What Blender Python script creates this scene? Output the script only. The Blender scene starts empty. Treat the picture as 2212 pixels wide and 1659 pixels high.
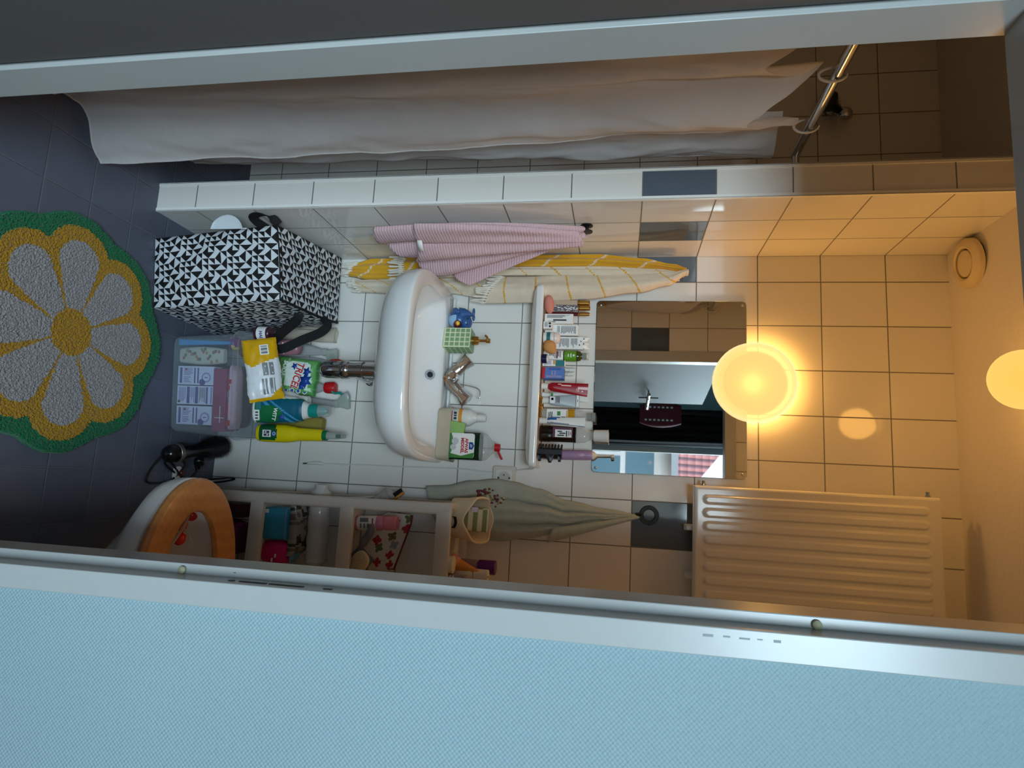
import bpy, math, random
from math import sin, cos, pi, radians as rad
from mathutils import Vector, Matrix, Euler, noise
random.seed(7)
S = bpy.context.scene
COL = S.collection
# ------------------------------------------------------------------ node helpers
def lin(c):
    c = c / 255.0
    return c / 12.92 if c <= 0.04045 else ((c + 0.055) / 1.055) ** 2.4
def rgb(c):
    return (lin(c[0]), lin(c[1]), lin(c[2]), 1.0)
class NT:
    def __init__(s, name):
        s.m = bpy.data.materials.new(name); s.m.use_nodes = True
        s.t = s.m.node_tree; s.t.nodes.clear()
        s.out = s.n('ShaderNodeOutputMaterial')
    def n(s, k, **kw):
        x = s.t.nodes.new(k)
        for a, b in kw.items(): setattr(x, a, b)
        return x
    def link(s, a, b): s.t.links.new(a, b)
    def val(s, sock, v):
        if hasattr(v, 'is_linked'): s.link(v, sock)
        else: sock.default_value = v
    def math(s, op, a, b=None, c=None, clamp=False):
        x = s.n('ShaderNodeMath', operation=op, use_clamp=clamp)
        s.val(x.inputs[0], a)
        if b is not None: s.val(x.inputs[1], b)
        if c is not None: s.val(x.inputs[2], c)
        return x.outputs[0]
    def mix(s, f, a, b):
        x = s.n('ShaderNodeMix', data_type='RGBA')
        s.val(x.inputs[0], f); s.val(x.inputs[6], a); s.val(x.inputs[7], b)
        return x.outputs[2]
    def noise(s, scale, detail=2.0, vec=None):
        x = s.n('ShaderNodeTexNoise'); x.inputs['Scale'].default_value = scale; x.inputs['Detail'].default_value = detail
        if vec is None: vec = s.n('ShaderNodeTexCoord').outputs['Object']
        s.link(vec, x.inputs['Vector']); return x.outputs['Fac']
    def bump(s, h, dist, strength=1.0):
        x = s.n('ShaderNodeBump'); x.inputs['Distance'].default_value = dist; x.inputs['Strength'].default_value = strength
        s.link(h, x.inputs['Height']); return x.outputs[0]
    def bsdf(s, col, rough=0.5, metal=0.0, spec=0.5, normal=None, trans=0.0, alpha=1.0, sss=0.0, coat=0.0, sheen=0.0, ior=1.45):
        b = s.n('ShaderNodeBsdfPrincipled')
        s.val(b.inputs['Base Color'], col); s.val(b.inputs['Roughness'], rough)
        b.inputs['Metallic'].default_value = metal; b.inputs['Specular IOR Level'].default_value = spec
        b.inputs['Transmission Weight'].default_value = trans; b.inputs['Alpha'].default_value = alpha
        b.inputs['Coat Weight'].default_value = coat; b.inputs['Sheen Weight'].default_value = sheen
        b.inputs['IOR'].default_value = ior
        if normal is not None: s.link(normal, b.inputs['Normal'])
        return b
    def done(s, shader):
        s.link(shader, s.out.inputs[0]); return s.m
MATS = {}
def mt(name, c, rough=0.45, metal=0.0, spec=0.5, var=0.06, nscale=40, bump=0.0, bscale=300, coat=0.0, sheen=0.0):
    """plain procedural surface: colour gently varied by noise, optional fine bump"""
    key = name
    if key in MATS: return MATS[key]
    t = NT(name); col = rgb(c)
    f = t.noise(nscale)
    dark = tuple(v * (1 - var) for v in col[:3]) + (1,); lite = tuple(min(1, v * (1 + var)) for v in col[:3]) + (1,)
    cc = t.mix(f, dark, lite)
    nrm = t.bump(t.noise(bscale, 3), bump) if bump else None
    m = t.done(t.bsdf(cc, rough, metal, spec, nrm, coat=coat, sheen=sheen).outputs[0])
    MATS[key] = m; return m
def clear(name, tint, mixf=0.25, rough=0.12, spec=0.5):
    """thin clear or milky plastic: partly transparent, partly glossy film"""
    if name in MATS: return MATS[name]
    t = NT(name)
    tr = t.n('ShaderNodeBsdfTransparent'); 
    tw = tuple(min(1, 0.55 + 0.45 * v) for v in rgb(tint)[:3]) + (1,)
    tr.inputs[0].default_value = tw
    f = t.noise(25)
    b = t.bsdf(rgb(tint), rough, 0, spec)
    lw = t.n('ShaderNodeLayerWeight'); lw.inputs[0].default_value = 0.35
    fac = t.math('ADD', t.math('MULTIPLY', lw.outputs['Facing'], 0.28), t.math('MULTIPLY_ADD', f, 0.06, mixf), clamp=True)
    mx = t.n('ShaderNodeMixShader'); t.link(fac, mx.inputs[0]); t.link(tr.outputs[0], mx.inputs[1]); t.link(b.outputs[0], mx.inputs[2])
    m = t.done(mx.outputs[0]); MATS[name] = m; return m
def tile(name, au, av, ou, ov, wu, wv, base, grout, grey=None, cells=(), gw=0.0022, rough=0.06, var=0.03, bump=0.0012, mottled=0.0):
    t = NT(name)
    sep = t.n('ShaderNodeSeparateXYZ'); g = t.n('ShaderNodeNewGeometry'); t.link(g.outputs['Position'], sep.inputs[0])
    def ax(a, o, w):
        p = t.math('DIVIDE', t.math('SUBTRACT', sep.outputs[a], o), w)
        fl = t.math('FLOOR', p); fr = t.math('SUBTRACT', p, fl)
        d = t.math('MULTIPLY', t.math('MINIMUM', fr, t.math('SUBTRACT', 1.0, fr)), w)
        return fl, d
    fu, du = ax(au, ou, wu); fv, dv = ax(av, ov, wv)
    d = t.math('MINIMUM', du, dv)
    mr = t.n('ShaderNodeMapRange'); mr.interpolation_type = 'SMOOTHSTEP'
    t.link(d, mr.inputs[0]); mr.inputs[1].default_value = gw * 0.45; mr.inputs[2].default_value = gw * 0.95
    mask = mr.outputs[0]
    cb = t.n('ShaderNodeCombineXYZ'); t.link(fu, cb.inputs[0]); t.link(fv, cb.inputs[1])
    wn = t.n('ShaderNodeTexWhiteNoise'); t.link(cb.outputs[0], wn.inputs[0])
    b = rgb(base); lo = tuple(v * (1 - var) for v in b[:3]) + (1,); hi = tuple(min(1, v * (1 + var)) for v in b[:3]) + (1,)
    col = t.mix(wn.outputs[0], lo, hi)
    if mottled:
        nz = t.noise(14, 5, g.outputs['Position'])
        col = t.mix(t.math('MULTIPLY', nz, mottled), col, tuple(v * 0.6 for v in b[:3]) + (1,))
    for (iu, iv) in cells:
        k = t.math('MULTIPLY', t.math('COMPARE', fu, float(iu), 0.1), t.math('COMPARE', fv, float(iv), 0.1))
        col = t.mix(k, col, rgb(grey))
    col = t.mix(mask, rgb(grout), col)
    r = t.math('MULTIPLY_ADD', t.math('SUBTRACT', 1.0, mask), 0.5, rough)
    # very soft waviness of the glaze plus recessed joints
    h = t.math('ADD', mask, t.math('MULTIPLY', t.noise(9, 1, g.outputs['Position']), 0.5))
    m = t.done(t.bsdf(col, r, 0, 0.5, t.bump(h, bump)).outputs[0]); MATS[name] = m; return m
def emit(name, c, k):
    t = NT(name); e = t.n('ShaderNodeEmission'); e.inputs[0].default_value = c; e.inputs[1].default_value = k
    return t.done(e.outputs[0])
# ------------------------------------------------------------------ mesh helpers
class MB:
    def __init__(s): s.v = []; s.f = []; s.m = []; s.x = Matrix.Identity(4)
    def add(s, vs, fs, mi=0):
        b = len(s.v); s.v += [tuple(s.x @ Vector(p)) for p in vs]
        for k, q in enumerate(fs):
            s.f.append([b + i for i in q]); s.m.append(mi[k] if isinstance(mi, list) else mi)
        return s
    def at(s, loc=(0, 0, 0), rot=(0, 0, 0)):
        s.x = Matrix.Translation(loc) @ Euler([rad(a) for a in rot]).to_matrix().to_4x4(); return s
    def box(s, x0, x1, y0, y1, z0, z1, mi=0):
        v = [(x, y, z) for z in (z0, z1) for y in (y0, y1) for x in (x0, x1)]
        return s.add(v, [(0, 2, 3, 1), (4, 5, 7, 6), (0, 1, 5, 4), (2, 6, 7, 3), (0, 4, 6, 2), (1, 3, 7, 5)], mi)
    def loft(s, rings, caps=(True, True), paint=None, mi=0, closed=True, cyc=False):
        n = len(rings[0]); vs = [p for r in rings for p in r]; fs = []
        R = len(rings)
        for i in range(R if cyc else R - 1):
            for j in range(n if closed else n - 1):
                k = (j + 1) % n; i2 = (i + 1) % R
                fs.append((i * n + j, i * n + k, i2 * n + k, i2 * n + j))
        if not cyc:
            if caps[0]: fs.append(tuple(reversed(range(n))))
            if caps[1]: fs.append(tuple((R - 1) * n + j for j in range(n)))
        if paint:
            mm = []
            for q in fs:
                c = [sum(vs[i][a] for i in q) / len(q) for a in range(3)]
                mm.append(paint(*c))
        else: mm = mi
        return s.add(vs, fs, mm)
    def lathe(s, prof, n=24, c=(0, 0, 0), paint=None, mi=0, caps=(True, True), sx=1, sy=1):
        if paint: prof = dense(prof)
        rings = [[(c[0] + sx * r * cos(2 * pi * j / n), c[1] + sy * r * sin(2 * pi * j / n), c[2] + z) for j in range(n)] for r, z in [(max(r, 1e-5), z) for r, z in prof]]
        return s.loft(rings, caps, paint, mi)
    def tube(s, pts, r, n=8, mi=0, cyc=False):
        P = [Vector(p) for p in pts]; N = len(P); rings = []
        up = None
        for i in range(N):
            a = P[(i - 1) % N] if (cyc or i > 0) else P[i]; b = P[(i + 1) % N] if (cyc or i < N - 1) else P[i]
            d = (b - a).normalized()
            if up is None:
                up = Vector((0, 0, 1)) if abs(d.z) < 0.9 else Vector((1, 0, 0))
            e = d.cross(up).normalized(); up = e.cross(d).normalized()
            rr = r[i] if isinstance(r, (list, tuple)) else r
            rings.append([tuple(P[i] + e * rr * cos(2 * pi * k / n) + up * rr * sin(2 * pi * k / n)) for k in range(n)])
        return s.loft(rings, mi=mi, cyc=cyc)
    def grid(s, fn, nu, nv, paint=None, mi=0, cu=False):
        vs = [fn(i / nu, j / nv) for j in range(nv + 1) for i in range(nu + (0 if cu else 1))]
        w = nu + (0 if cu else 1); fs = []; mm = []
        for j in range(nv):
            for i in range(nu):
                k = (i + 1) % w
                fs.append((j * w + i, j * w + k, (j + 1) * w + k, (j + 1) * w + i))
                mm.append(paint((i + .5) / nu, (j + .5) / nv) if paint else mi)
        return s.add(vs, fs, mm)
    def sph(s, c, rx, ry=None, rz=None, n=16, mi=0, paint=None):
        ry = ry or rx; rz = rz or rx
        rings = []
        for i in range(n // 2 + 1):
            a = -pi / 2 + pi * i / (n // 2); r = max(cos(a), 1e-4)
            rings.append([(c[0] + rx * r * cos(2 * pi * j / n), c[1] + ry * r * sin(2 * pi * j / n), c[2] + rz * sin(a)) for j in range(n)])
        return s.loft(rings, paint=paint, mi=mi)
def dense(prof, step=.004):
    out = [prof[0]]
    for p, q in zip(prof, prof[1:]):
        k = max(1, int(max(abs(a - b_) for a, b_ in zip(p, q)) / step))
        out += [tuple(a + (b_ - a) * i / k for a, b_ in zip(p, q)) for i in range(1, k + 1)]
    return out
def rr(w, d, r, z, n=4, cx=0, cy=0):
    """rounded rectangle ring"""
    r = min(r, w / 2 - 1e-4, d / 2 - 1e-4); out = []
    for (sx, sy, a0) in ((1, 1, 0), (-1, 1, 90), (-1, -1, 180), (1, -1, 270)):
        for k in range(n + 1):
            a = rad(a0 + 90 * k / n)
            out.append((cx + sx * (w / 2 - r) + r * cos(a), cy + sy * (d / 2 - r) + r * sin(a), z))
    return out
def ell(rx, ry, z, n=24, e=2.0, cx=0, cy=0):
    out = []
    for j in range(n):
        a = 2 * pi * j / n; c = cos(a); q = sin(a)
        out.append((cx + rx * math.copysign(abs(c) ** (2 / e), c), cy + ry * math.copysign(abs(q) ** (2 / e), q), z))
    return out
def obj(name, mb, mats, parent=None, smooth=True, bevel=0, solid=0, sub=0, label=None, angle=40):
    me = bpy.data.meshes.new(name)
    me.from_pydata(mb.v, [], mb.f); 
    if not isinstance(mats, (list, tuple)): mats = [mats]
    for m in mats: me.materials.append(m)
    me.polygons.foreach_set('material_index', mb.m)
    me.update(); me.validate()
    import bmesh
    bm = bmesh.new(); bm.from_mesh(me)
    bmesh.ops.recalc_face_normals(bm, faces=bm.faces)
    if smooth:
        for f in bm.faces: f.smooth = True
        for e in bm.edges:
            if len(e.link_faces) == 2 and e.calc_face_angle(0) > rad(angle): e.smooth = False
    bm.to_mesh(me); bm.free()
    o = bpy.data.objects.new(name, me); COL.objects.link(o)
    if parent: o.parent = parent
    if label: o['label'] = label
    if solid:
        d = o.modifiers.new('solid', 'SOLIDIFY'); d.thickness = solid; d.offset = 0
    if bevel:
        d = o.modifiers.new('bevel', 'BEVEL'); d.width = bevel; d.segments = 2; d.limit_method = 'ANGLE'; d.angle_limit = rad(50)
    if sub:
        d = o.modifiers.new('sub', 'SUBSURF'); d.levels = sub; d.render_levels = sub
    return o
def tag(o, label, cat, group=None, kind=None):
    o['label'] = label; o['category'] = cat
    if group: o['group'] = group
    if kind: o['kind'] = kind
    return o
def thing(name, label, cat, loc=(0, 0, 0), rot=(0, 0, 0), group=None):
    o = bpy.data.objects.new(name, None); COL.objects.link(o); o.empty_display_size = .02
    o.location = loc; o.rotation_euler = [rad(a) for a in rot]
    return tag(o, label, cat, group)
def struct(name, mb, mats, parent=None, **k):
    o = obj(name, mb, mats, parent, **k)
    if not parent: o['kind'] = 'structure'
    return o
def text(body, size, mat, parent, loc, rot=(90, 0, 0), depth=0.0004, sx=1.0, name='lettering', font_shear=0, bold=0.0, label=None):
    c = bpy.data.curves.new(name, 'FONT'); c.body = body; c.size = size; c.align_x = 'CENTER'; c.align_y = 'CENTER'
    c.extrude = depth; c.shear = font_shear; c.offset = bold; c.resolution_u = 3
    tmp = bpy.data.objects.new('tmp_text', c); COL.objects.link(tmp)
    bpy.context.view_layer.update()
    me = bpy.data.meshes.new_from_object(tmp.evaluated_get(bpy.context.evaluated_depsgraph_get()))
    bpy.data.objects.remove(tmp); bpy.data.curves.remove(c)
    me.materials.clear(); me.materials.append(mat)
    o = bpy.data.objects.new(name, me); COL.objects.link(o); o.parent = parent
    o.location = loc; o.rotation_euler = [rad(a) for a in rot]; o.scale = (sx, 1, 1)
    if label: o['label'] = label
    return o
def nz(x, y, z=0.0): return noise.noise((x, y, z))
def lerp(a, b, t): return a + (b - a) * t
def curve(pts, t):
    """piecewise-linear smooth lookup: pts [(key, value)] sorted by key"""
    if t <= pts[0][0]: return pts[0][1]
    for (a, va), (b, vb) in zip(pts, pts[1:]):
        if t <= b:
            k = (t - a) / (b - a); k = k * k * (3 - 2 * k); return va + (vb - va) * k
    return pts[-1][1]
def spline(P, n):
    """Catmull-Rom through P, n samples per span"""
    P = [Vector(p) for p in P]; out = []
    for i in range(len(P) - 1):
        p0 = P[max(i - 1, 0)]; p1 = P[i]; p2 = P[i + 1]; p3 = P[min(i + 2, len(P) - 1)]
        for k in range(n):
            t = k / n
            out.append(tuple(0.5 * ((2 * p1) + (p2 - p0) * t + (2 * p0 - 5 * p1 + 4 * p2 - p3) * t * t + (3 * p1 - p0 - 3 * p2 + p3) * t ** 3)))
    out.append(tuple(P[-1])); return out
# ------------------------------------------------------------------ shared materials
white_gl = mt('white_ceramic', (232, 232, 230), 0.10, spec=0.55, var=0.02)
white_pl = mt('white_plastic', (222, 222, 216), 0.35, var=0.03)
white_pt = mt('white_paint', (226, 226, 220), 0.35, var=0.02, bump=0.0001, bscale=60)
off_pl = mt('cream_plastic', (214, 206, 190), 0.4, var=0.03)
chrome = mt('chrome', (205, 205, 208), 0.12, 1.0, var=0.05)
steel = mt('brushed_steel', (190, 188, 184), 0.28, 1.0, var=0.08)
gold = mt('gold_metal', (205, 160, 85), 0.25, 1.0, var=0.08)
black_pl = mt('black_plastic', (20, 20, 22), 0.35, var=0.1)
black_cl = mt('black_webbing', (22, 22, 24), 0.85, var=0.15, bump=0.0004, bscale=500)
red_pl = mt('red_plastic', (190, 20, 28), 0.35, var=0.06)
teal_pl = mt('teal_plastic', (20, 140, 128), 0.35, var=0.05)
paper = mt('white_card', (236, 236, 232), 0.6, var=0.03)
ink = mt('grey_print', (120, 122, 126), 0.6, var=0.1)
dark_ink = mt('dark_print', (50, 52, 58), 0.6, var=0.1)
purple_ink = mt('purple_print', (92, 78, 140), 0.6, var=0.1)
rubber = mt('beige_rubber', (176, 172, 140), 0.5)

# ================================================================== SETTING
CEIL = 2.5256
TO, TW, TZO, TH = 0.0, 0.15, 0.1386, 0.20
WHITE_T = (232, 228, 220); GREY_T = (88, 100, 112); GROUT = (128, 122, 116)
t_back = tile('tiles_back_wall', 0, 2, TO, TZO, TW, TH, WHITE_T, GROUT, GREY_T, [(-1, 7), (5, 7)])
t_front = tile('tiles_partition_end', 0, 2, -0.5, TZO, 1.0, TH, WHITE_T, GROUT, GREY_T, [(0, 7)])
t_side = tile('tiles_side_wall', 1, 2, 0.0, TZO, TW, TH, WHITE_T, GROUT, GREY_T, [(-2, 7), (-6, 7)])
t_floor = tile('tiles_floor', 0, 1, -0.009, -0.9995, 0.1492, 0.1492, (92, 97, 112), (96, 100, 108), gw=0.003, rough=0.42, bump=0.0012, var=0.06, mottled=0.5)
plaster = mt('ceiling_plaster', (222, 214, 200), 0.8, bump=0.0016, bscale=55, var=0.02)
def wallpaper():
    t = NT('woven_glass_wallpaper'); g = t.n('ShaderNodeNewGeometry'); sep = t.n('ShaderNodeSeparateXYZ'); t.link(g.outputs['Position'], sep.inputs[0])
    wob = t.noise(6, 2, g.outputs['Position'])
    a = t.math('SINE', t.math('MULTIPLY_ADD', wob, 4.0, t.math('MULTIPLY', sep.outputs[0], 1000)))
    b = t.math('SINE', t.math('MULTIPLY_ADD', wob, 3.0, t.math('MULTIPLY', sep.outputs[2], 1050)))
    h = t.math('MULTIPLY_ADD', t.math('MULTIPLY', a, b), 0.5, t.math('MULTIPLY', t.noise(220, 3, g.outputs['Position']), 0.9))
    c = t.mix(t.noise(3, 2, g.outputs['Position']), rgb((156, 181, 188)), rgb((164, 190, 196)))
    return t.done(t.bsdf(c, 0.55, 0, 0.4, t.bump(h, 0.0009)).outputs[0])
wallp = wallpaper()
hall_floor_m = mt('hall_carpet', (120, 104, 88), 0.9, bump=0.002, bscale=200)

struct('floor', MB().box(-1.1, 1.52, -1.30, 0.10, -0.08, 0.0), t_floor)
struct('floor_hall', MB().box(-1.7, 2.7, -3.7, -1.30, -0.08, -0.002), hall_floor_m)
struct('ceiling', MB().box(-1.1, 1.52, -1.26, 0.10, CEIL, CEIL + 0.08), plaster)
struct('ceiling_hall', MB().box(-1.7, 2.7, -3.7, -1.26, 2.90, 2.98), plaster)
struct('wall_back', MB().box(-1.1, 1.52, 0.0, 0.10, 0.0, CEIL), t_back)
struct('wall_left', MB().box(-1.1, -1.0, -1.26, 0.0, 0.0, CEIL), t_side)
struct('wall_right', MB().box(1.42, 1.52, -1.26, 0.0, 0.0, CEIL), t_side)
b = MB()
for (x0, x1, z0, z1) in ((-1.7, -0.016, 0, 2.90), (0.872, 2.7, 0, 2.90), (-0.016, 0.872, 2.045, 2.90)):
    b.box(x0, x1, -1.345, -1.25, z0, z1, [0, 0, 0, 1, 0, 0])
struct('wall_front', b, [wallp, t_back])
# tiled splash partition between washbasin and shower
part = struct('wall_partition', MB().box(-0.185, -0.092, -0.458, 0.0, 0.0, CEIL, [0, 0, 1, 0, 2, 2]), [t_back, t_front, t_side])
trim_w = mt('white_edge_trim', (240, 238, 232), 0.22, var=0.02)
for x in (-0.185, -0.092):
    s = 1 if x > -0.1 else -1
    b = MB(); b.box(x - 0.009 * (s > 0), x + 0.009 * (s < 0), -0.4605, -0.4578, 0, CEIL); b.box(x - 0.001, x + 0.0015, -0.4605, -0.450, 0, CEIL)
    obj('edge_trim', b, trim_w, part)
# steel door frame
frame_m = mt('frame_paint', (188, 190, 188), 0.25, var=0.02, bump=0.00006, bscale=40)
prof = [(.85, -1.238), (.85, -1.311), (.864, -1.311), (.864, -1.3545), (.897, -1.3545), (.897, -1.346), (.890, -1.346), (.890, -1.249), (.905, -1.249), (.905, -1.238)]
fr = MB()
fr.loft([[(x, y, 0.0) for x, y in prof], [(x, y, 2.05 + (x - .85)) for x, y in prof]])
lp = [(.037, -1.238), (.037, -1.311), (-.014, -1.311), (-.014, -1.249), (-.02, -1.249), (-.02, -1.238)]
fr.loft([[(x, y, z) for x, y in lp] for z in (0.0, 2.06)])
hp = [(z - .85 + 2.025, y) for z, y in prof]
fr.loft([[(x0, y, z) for z, y in hp] for x0 in (-0.014, 0.895)])
frame = struct('trim_1', fr, frame_m, bevel=0.0012)
frame['label'] = 'white painted steel door frame around the bathroom doorway'
for z in (0.881, 1.736):
    b = MB().at((0.8590, -1.311, z), (90, 0, 0)); b.lathe([(0.0, 0.0), (.005, 0.0), (.006, .002), (.0055, .005), (.003, .007), (0.0, .0074)], 16)
    obj('rubber_buffer', b, rubber, frame, label='beige rubber door buffer')
strike = MB()
for z, h in ((1.055, .05), (1.115, .012), (1.005, .04), (.973, .008)): strike.box(.8632, .8641, -1.336, -1.331, z - h / 2, z + h / 2)
strike.box(.8565, .8573, -1.3114, -1.3109, .960, .964)
obj('strike_slot', strike, mt('dark_slot', (52, 52, 52), 0.6), frame)
mk = MB()
for (x, z, w, h) in ((.874, 1.604, .003, .012), (.8735, 1.625, .002, .008), (.874, 1.645, .002, .012), (.8735, 1.662, .0015, .006), (.8738, 1.681, .003, .008)):
    mk.box(x - w / 2, x + w / 2, -1.3548, -1.3543, z - h / 2, z + h / 2)
obj('paint_chip', mk, mt('chipped_paint', (150, 156, 158), 0.5, var=0.2), frame)
# door leaf, swung open into the hall
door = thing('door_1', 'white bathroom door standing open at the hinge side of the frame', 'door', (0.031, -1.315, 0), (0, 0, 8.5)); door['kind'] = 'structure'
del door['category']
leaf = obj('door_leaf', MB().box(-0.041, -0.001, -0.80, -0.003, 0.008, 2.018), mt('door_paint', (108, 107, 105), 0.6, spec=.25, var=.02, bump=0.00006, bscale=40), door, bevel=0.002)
rail = thing('hanger_bar', 'chrome hanger bar fixed on the open door, seen in the mirror', 'rail', (0.031, -1.315, 0), (0, 0, 8.5))
b = MB(); b.tube([(.045, -.45, 1.66), (.045, -.76, 1.66)], .011, 12); obj('bar', b, chrome, rail)
for y in (-.52, -.68):
    b = MB(); b.tube([(-.001, y, 1.66), (.06, y, 1.66)], .004, 8); b.tube([(.045, y, 1.60), (.045, y, 1.72)], .004, 8); obj('bracket', b, black_pl, rail)
# hall
struct('wall_hall_left', MB().box(-1.7, -1.6, -3.6, -1.35, 0, 2.9), wallp)
struct('wall_hall_right', MB().box(2.6, 2.7, -3.6, -1.35, 0, 2.9), wallp)
WX0, WX1, WZ0, WZ1, WY = 0.34, 1.75, 0.62, 2.80, -3.6
b = MB()
for (x0, x1, z0, z1) in ((-1.7, WX0, 0, 2.9), (WX1, 2.7, 0, 2.9), (WX0, WX1, 0, WZ0), (WX0, WX1, WZ1, 2.9)): b.box(x0, x1, WY - .1, WY, z0, z1)
struct('wall_hall_back', b, wallp)
win = MB(); w = .05
win.box(WX0, WX1, WY - .07, WY - .02, WZ0, WZ0 + w); win.box(WX0, WX1, WY - .07, WY - .02, WZ1 - w, WZ1)
for x in (WX0, (WX0 + WX1) / 2 - w / 2 + .35, WX1 - w): win.box(x, x + w, WY - .07, WY - .02, WZ0, WZ1)
wf = struct('window_1', win, frame_m)
wf['label'] = 'wide white hall window seen in the bathroom mirror'
pane = MB().box(WX0 + .01, WX1 - .01, WY - .048, WY - .044, WZ0 + .01, WZ1 - .01)
obj('pane', pane, clear('window_glass', (250, 252, 252), 0.0, 0.02), wf)
# black curtain beside the window
curt = thing('black_curtain', 'black curtain hanging beside the hall window, seen in the mirror', 'curtain', (0.0, -3.44, 0))
blk = mt('black_fabric', (16, 16, 18), 0.9, bump=0.0006, bscale=300)
b = MB(); b.grid(lambda u, v: (.02 + .32 * u, .03 * sin(u * 30) + .008 * sin(u * 70 + v * 4), .25 + 2.55 * v), 60, 12); obj('drape', b, blk, curt, solid=.003)
b = MB(); b.tube([(-.3, .0, 2.83), (.36, .0, 2.83)], .012, 12); obj('curtain_rod', b, black_pl, curt)
# maroon bag hanging by the curtain
bag = thing('hanging_bag', 'maroon bag with white stitching hanging by a black strap, seen in the mirror', 'bag', (.09, -3.26, 1.82))
mar = mt('maroon_fabric', (96, 18, 34), 0.7, bump=0.001, bscale=200)
b = MB(); b.loft([rr(.06 + .16 * sin(pi * (0.12 + .76 * k / 10)) ** .5, .03 + .05 * sin(pi * (.1 + .8 * k / 10)), .03, -.17 + .34 * k / 10) for k in range(11)]); obj('body', b, mar, bag)
b = MB(); b.tube([(-.02, 0, .15), (-.02, -.05, .40), (-.01, -.12, .65)], .012, 8); b.box(-.03, .02, -.045, -.040, -.12, .15); obj('strap', b, black_cl, bag)
for x0_ in (.045, -.062):
    b = MB(); b.box(x0_, x0_ + .015, .0405, .043, -.13, .115)
    for k in range(7): b.box(x0_ + .001, x0_ + .014, .0425, .0445, -.13 + k * .035, -.112 + k * .035, 1)
    obj('stitched_trim', b, [mar, paper], bag)
# neighbour's house beyond the window
nh = thing('neighbour_house', 'pale house with pink tiled roof across the street, seen in the mirror', 'house', (0, -10.0, 0))
hw = mt('painted_facade', (206, 214, 218), 0.8); roofm = None
b = MB(); b.box(-4.4, .80, -3.0, 0.0, -4.0, 2.52); obj('wall', b, hw, nh)
t = NT('pink_roof_tiles'); sep = t.n('ShaderNodeSeparateXYZ'); g = t.n('ShaderNodeTexCoord'); t.link(g.outputs['Object'], sep.inputs[0])
hh = t.math('ADD', t.math('ABSOLUTE', t.math('SINE', t.math('MULTIPLY', sep.outputs[0], 26))), t.math('FRACT', t.math('MULTIPLY', sep.outputs[2], 7)))
roofm = t.done(t.bsdf(t.mix(t.math('FRACT', t.math('MULTIPLY', sep.outputs[2], 7)), rgb((214, 160, 158)), rgb((176, 118, 120))), 0.7, 0, .3, t.bump(hh, .05)).outputs[0])
b = MB(); b.add([(-4.6, .35, 2.55), (.95, .35, 2.55), (-4.6, -1.5, 5.0), (-1.9, -1.5, 5.0), (-4.6, .35, 2.45), (.95, .35, 2.45), (-4.6, -1.5, 4.9), (-1.9, -1.5, 4.9)],
    [(0, 1, 3, 2), (4, 6, 7, 5), (0, 4, 5, 1), (2, 3, 7, 6), (0, 2, 6, 4), (1, 5, 7, 3)]); obj('roof', b, roofm, nh)
b = MB(); b.box(-4.6, 1.0, .36, .48, 2.40, 2.52); obj('gutter', b, mt('gutter_paint', (170, 176, 176), .5), nh)
for x in (-3.0, -1.5, .1):
    b = MB(); b.box(x - .5, x + .5, -.02, .06, .6, 2.2); b2 = MB()
    for (xa, xb, za, zb) in ((x - .42, x - .04, .68, 1.5), (x + .04, x + .42, .68, 1.5), (x - .42, x + .42, 1.6, 2.12)): b2.box(xa, xb, .055, .07, za, zb)
    f = obj('window', b, white_pt, nh); obj('pane', b2, mt('dark_pane', (96, 128, 140), .1), f)

# ================================================================== LIGHT
W = bpy.data.worlds.new('World'); S.world = W; W.use_nodes = True
nt = W.node_tree; bg = nt.nodes['Background']
sky = nt.nodes.new('ShaderNodeTexSky'); sky.sky_type = 'NISHITA'; sky.sun_disc = False; sky.sun_elevation = rad(38); sky.sun_rotation = rad(70); sky.air_density = 1.0; sky.dust_density = 1.5
nt.links.new(sky.outputs[0], bg.inputs[0]); bg.inputs[1].default_value = 0.35
def light(name, kind, loc, power, col, size=0.1, rot=(0, 0, 0), **k):
    L = bpy.data.lights.new(name, kind); L.energy = power; L.color = col
    if kind == 'AREA':
        L.shape = 'RECTANGLE'; L.size = size[0]; L.size_y = size[1]
    else: L.shadow_soft_size = size
    for a, v in k.items():
        setattr(L, a, v)
    o = bpy.data.objects.new(name, L); COL.objects.link(o); o.location = loc; o.rotation_euler = [rad(a) for a in rot]; return o
light('daylight_through_window', 'AREA', (1.75, -5.2, 3.0), 215, (.68, .88, 1.0), (2.1, 1.5), (70, 0, 15))
# ------------------------------------------------------------------ lamps
def shade(name, col, k, tr):
    """lit opal glass: glows, and lets part of the bulb's light straight through"""
    t = NT(name); e = t.n('ShaderNodeEmission'); e.inputs[1].default_value = k
    lw = t.n('ShaderNodeLayerWeight'); lw.inputs[0].default_value = 0.5
    f = t.math('ADD', t.math('MULTIPLY', lw.outputs['Facing'], 0.8), t.math('MULTIPLY', t.noise(30), 0.06))
    t.link(t.mix(f, col, (min(1, col[0] * 1.06), col[1] * 1.12, col[2] * 1.5, 1)), e.inputs[0])
    gl = t.bsdf((.3, .25, .18, 1), 0.2)
    m1 = t.n('ShaderNodeMixShader'); m1.inputs[0].default_value = 0.04; t.link(e.outputs[0], m1.inputs[1]); t.link(gl.outputs[0], m1.inputs[2])
    tp = t.n('ShaderNodeBsdfTransparent'); m2 = t.n('ShaderNodeMixShader'); m2.inputs[0].default_value = tr
    t.link(m1.outputs[0], m2.inputs[1]); t.link(tp.outputs[0], m2.inputs[2])
    return t.done(m2.outputs[0])
WARM = (1.0, 0.48, 0.10)
sh1 = shade('opal_glass_wall', (1.0, 0.60, 0.18, 1), 0.86, 0.10)
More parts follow.
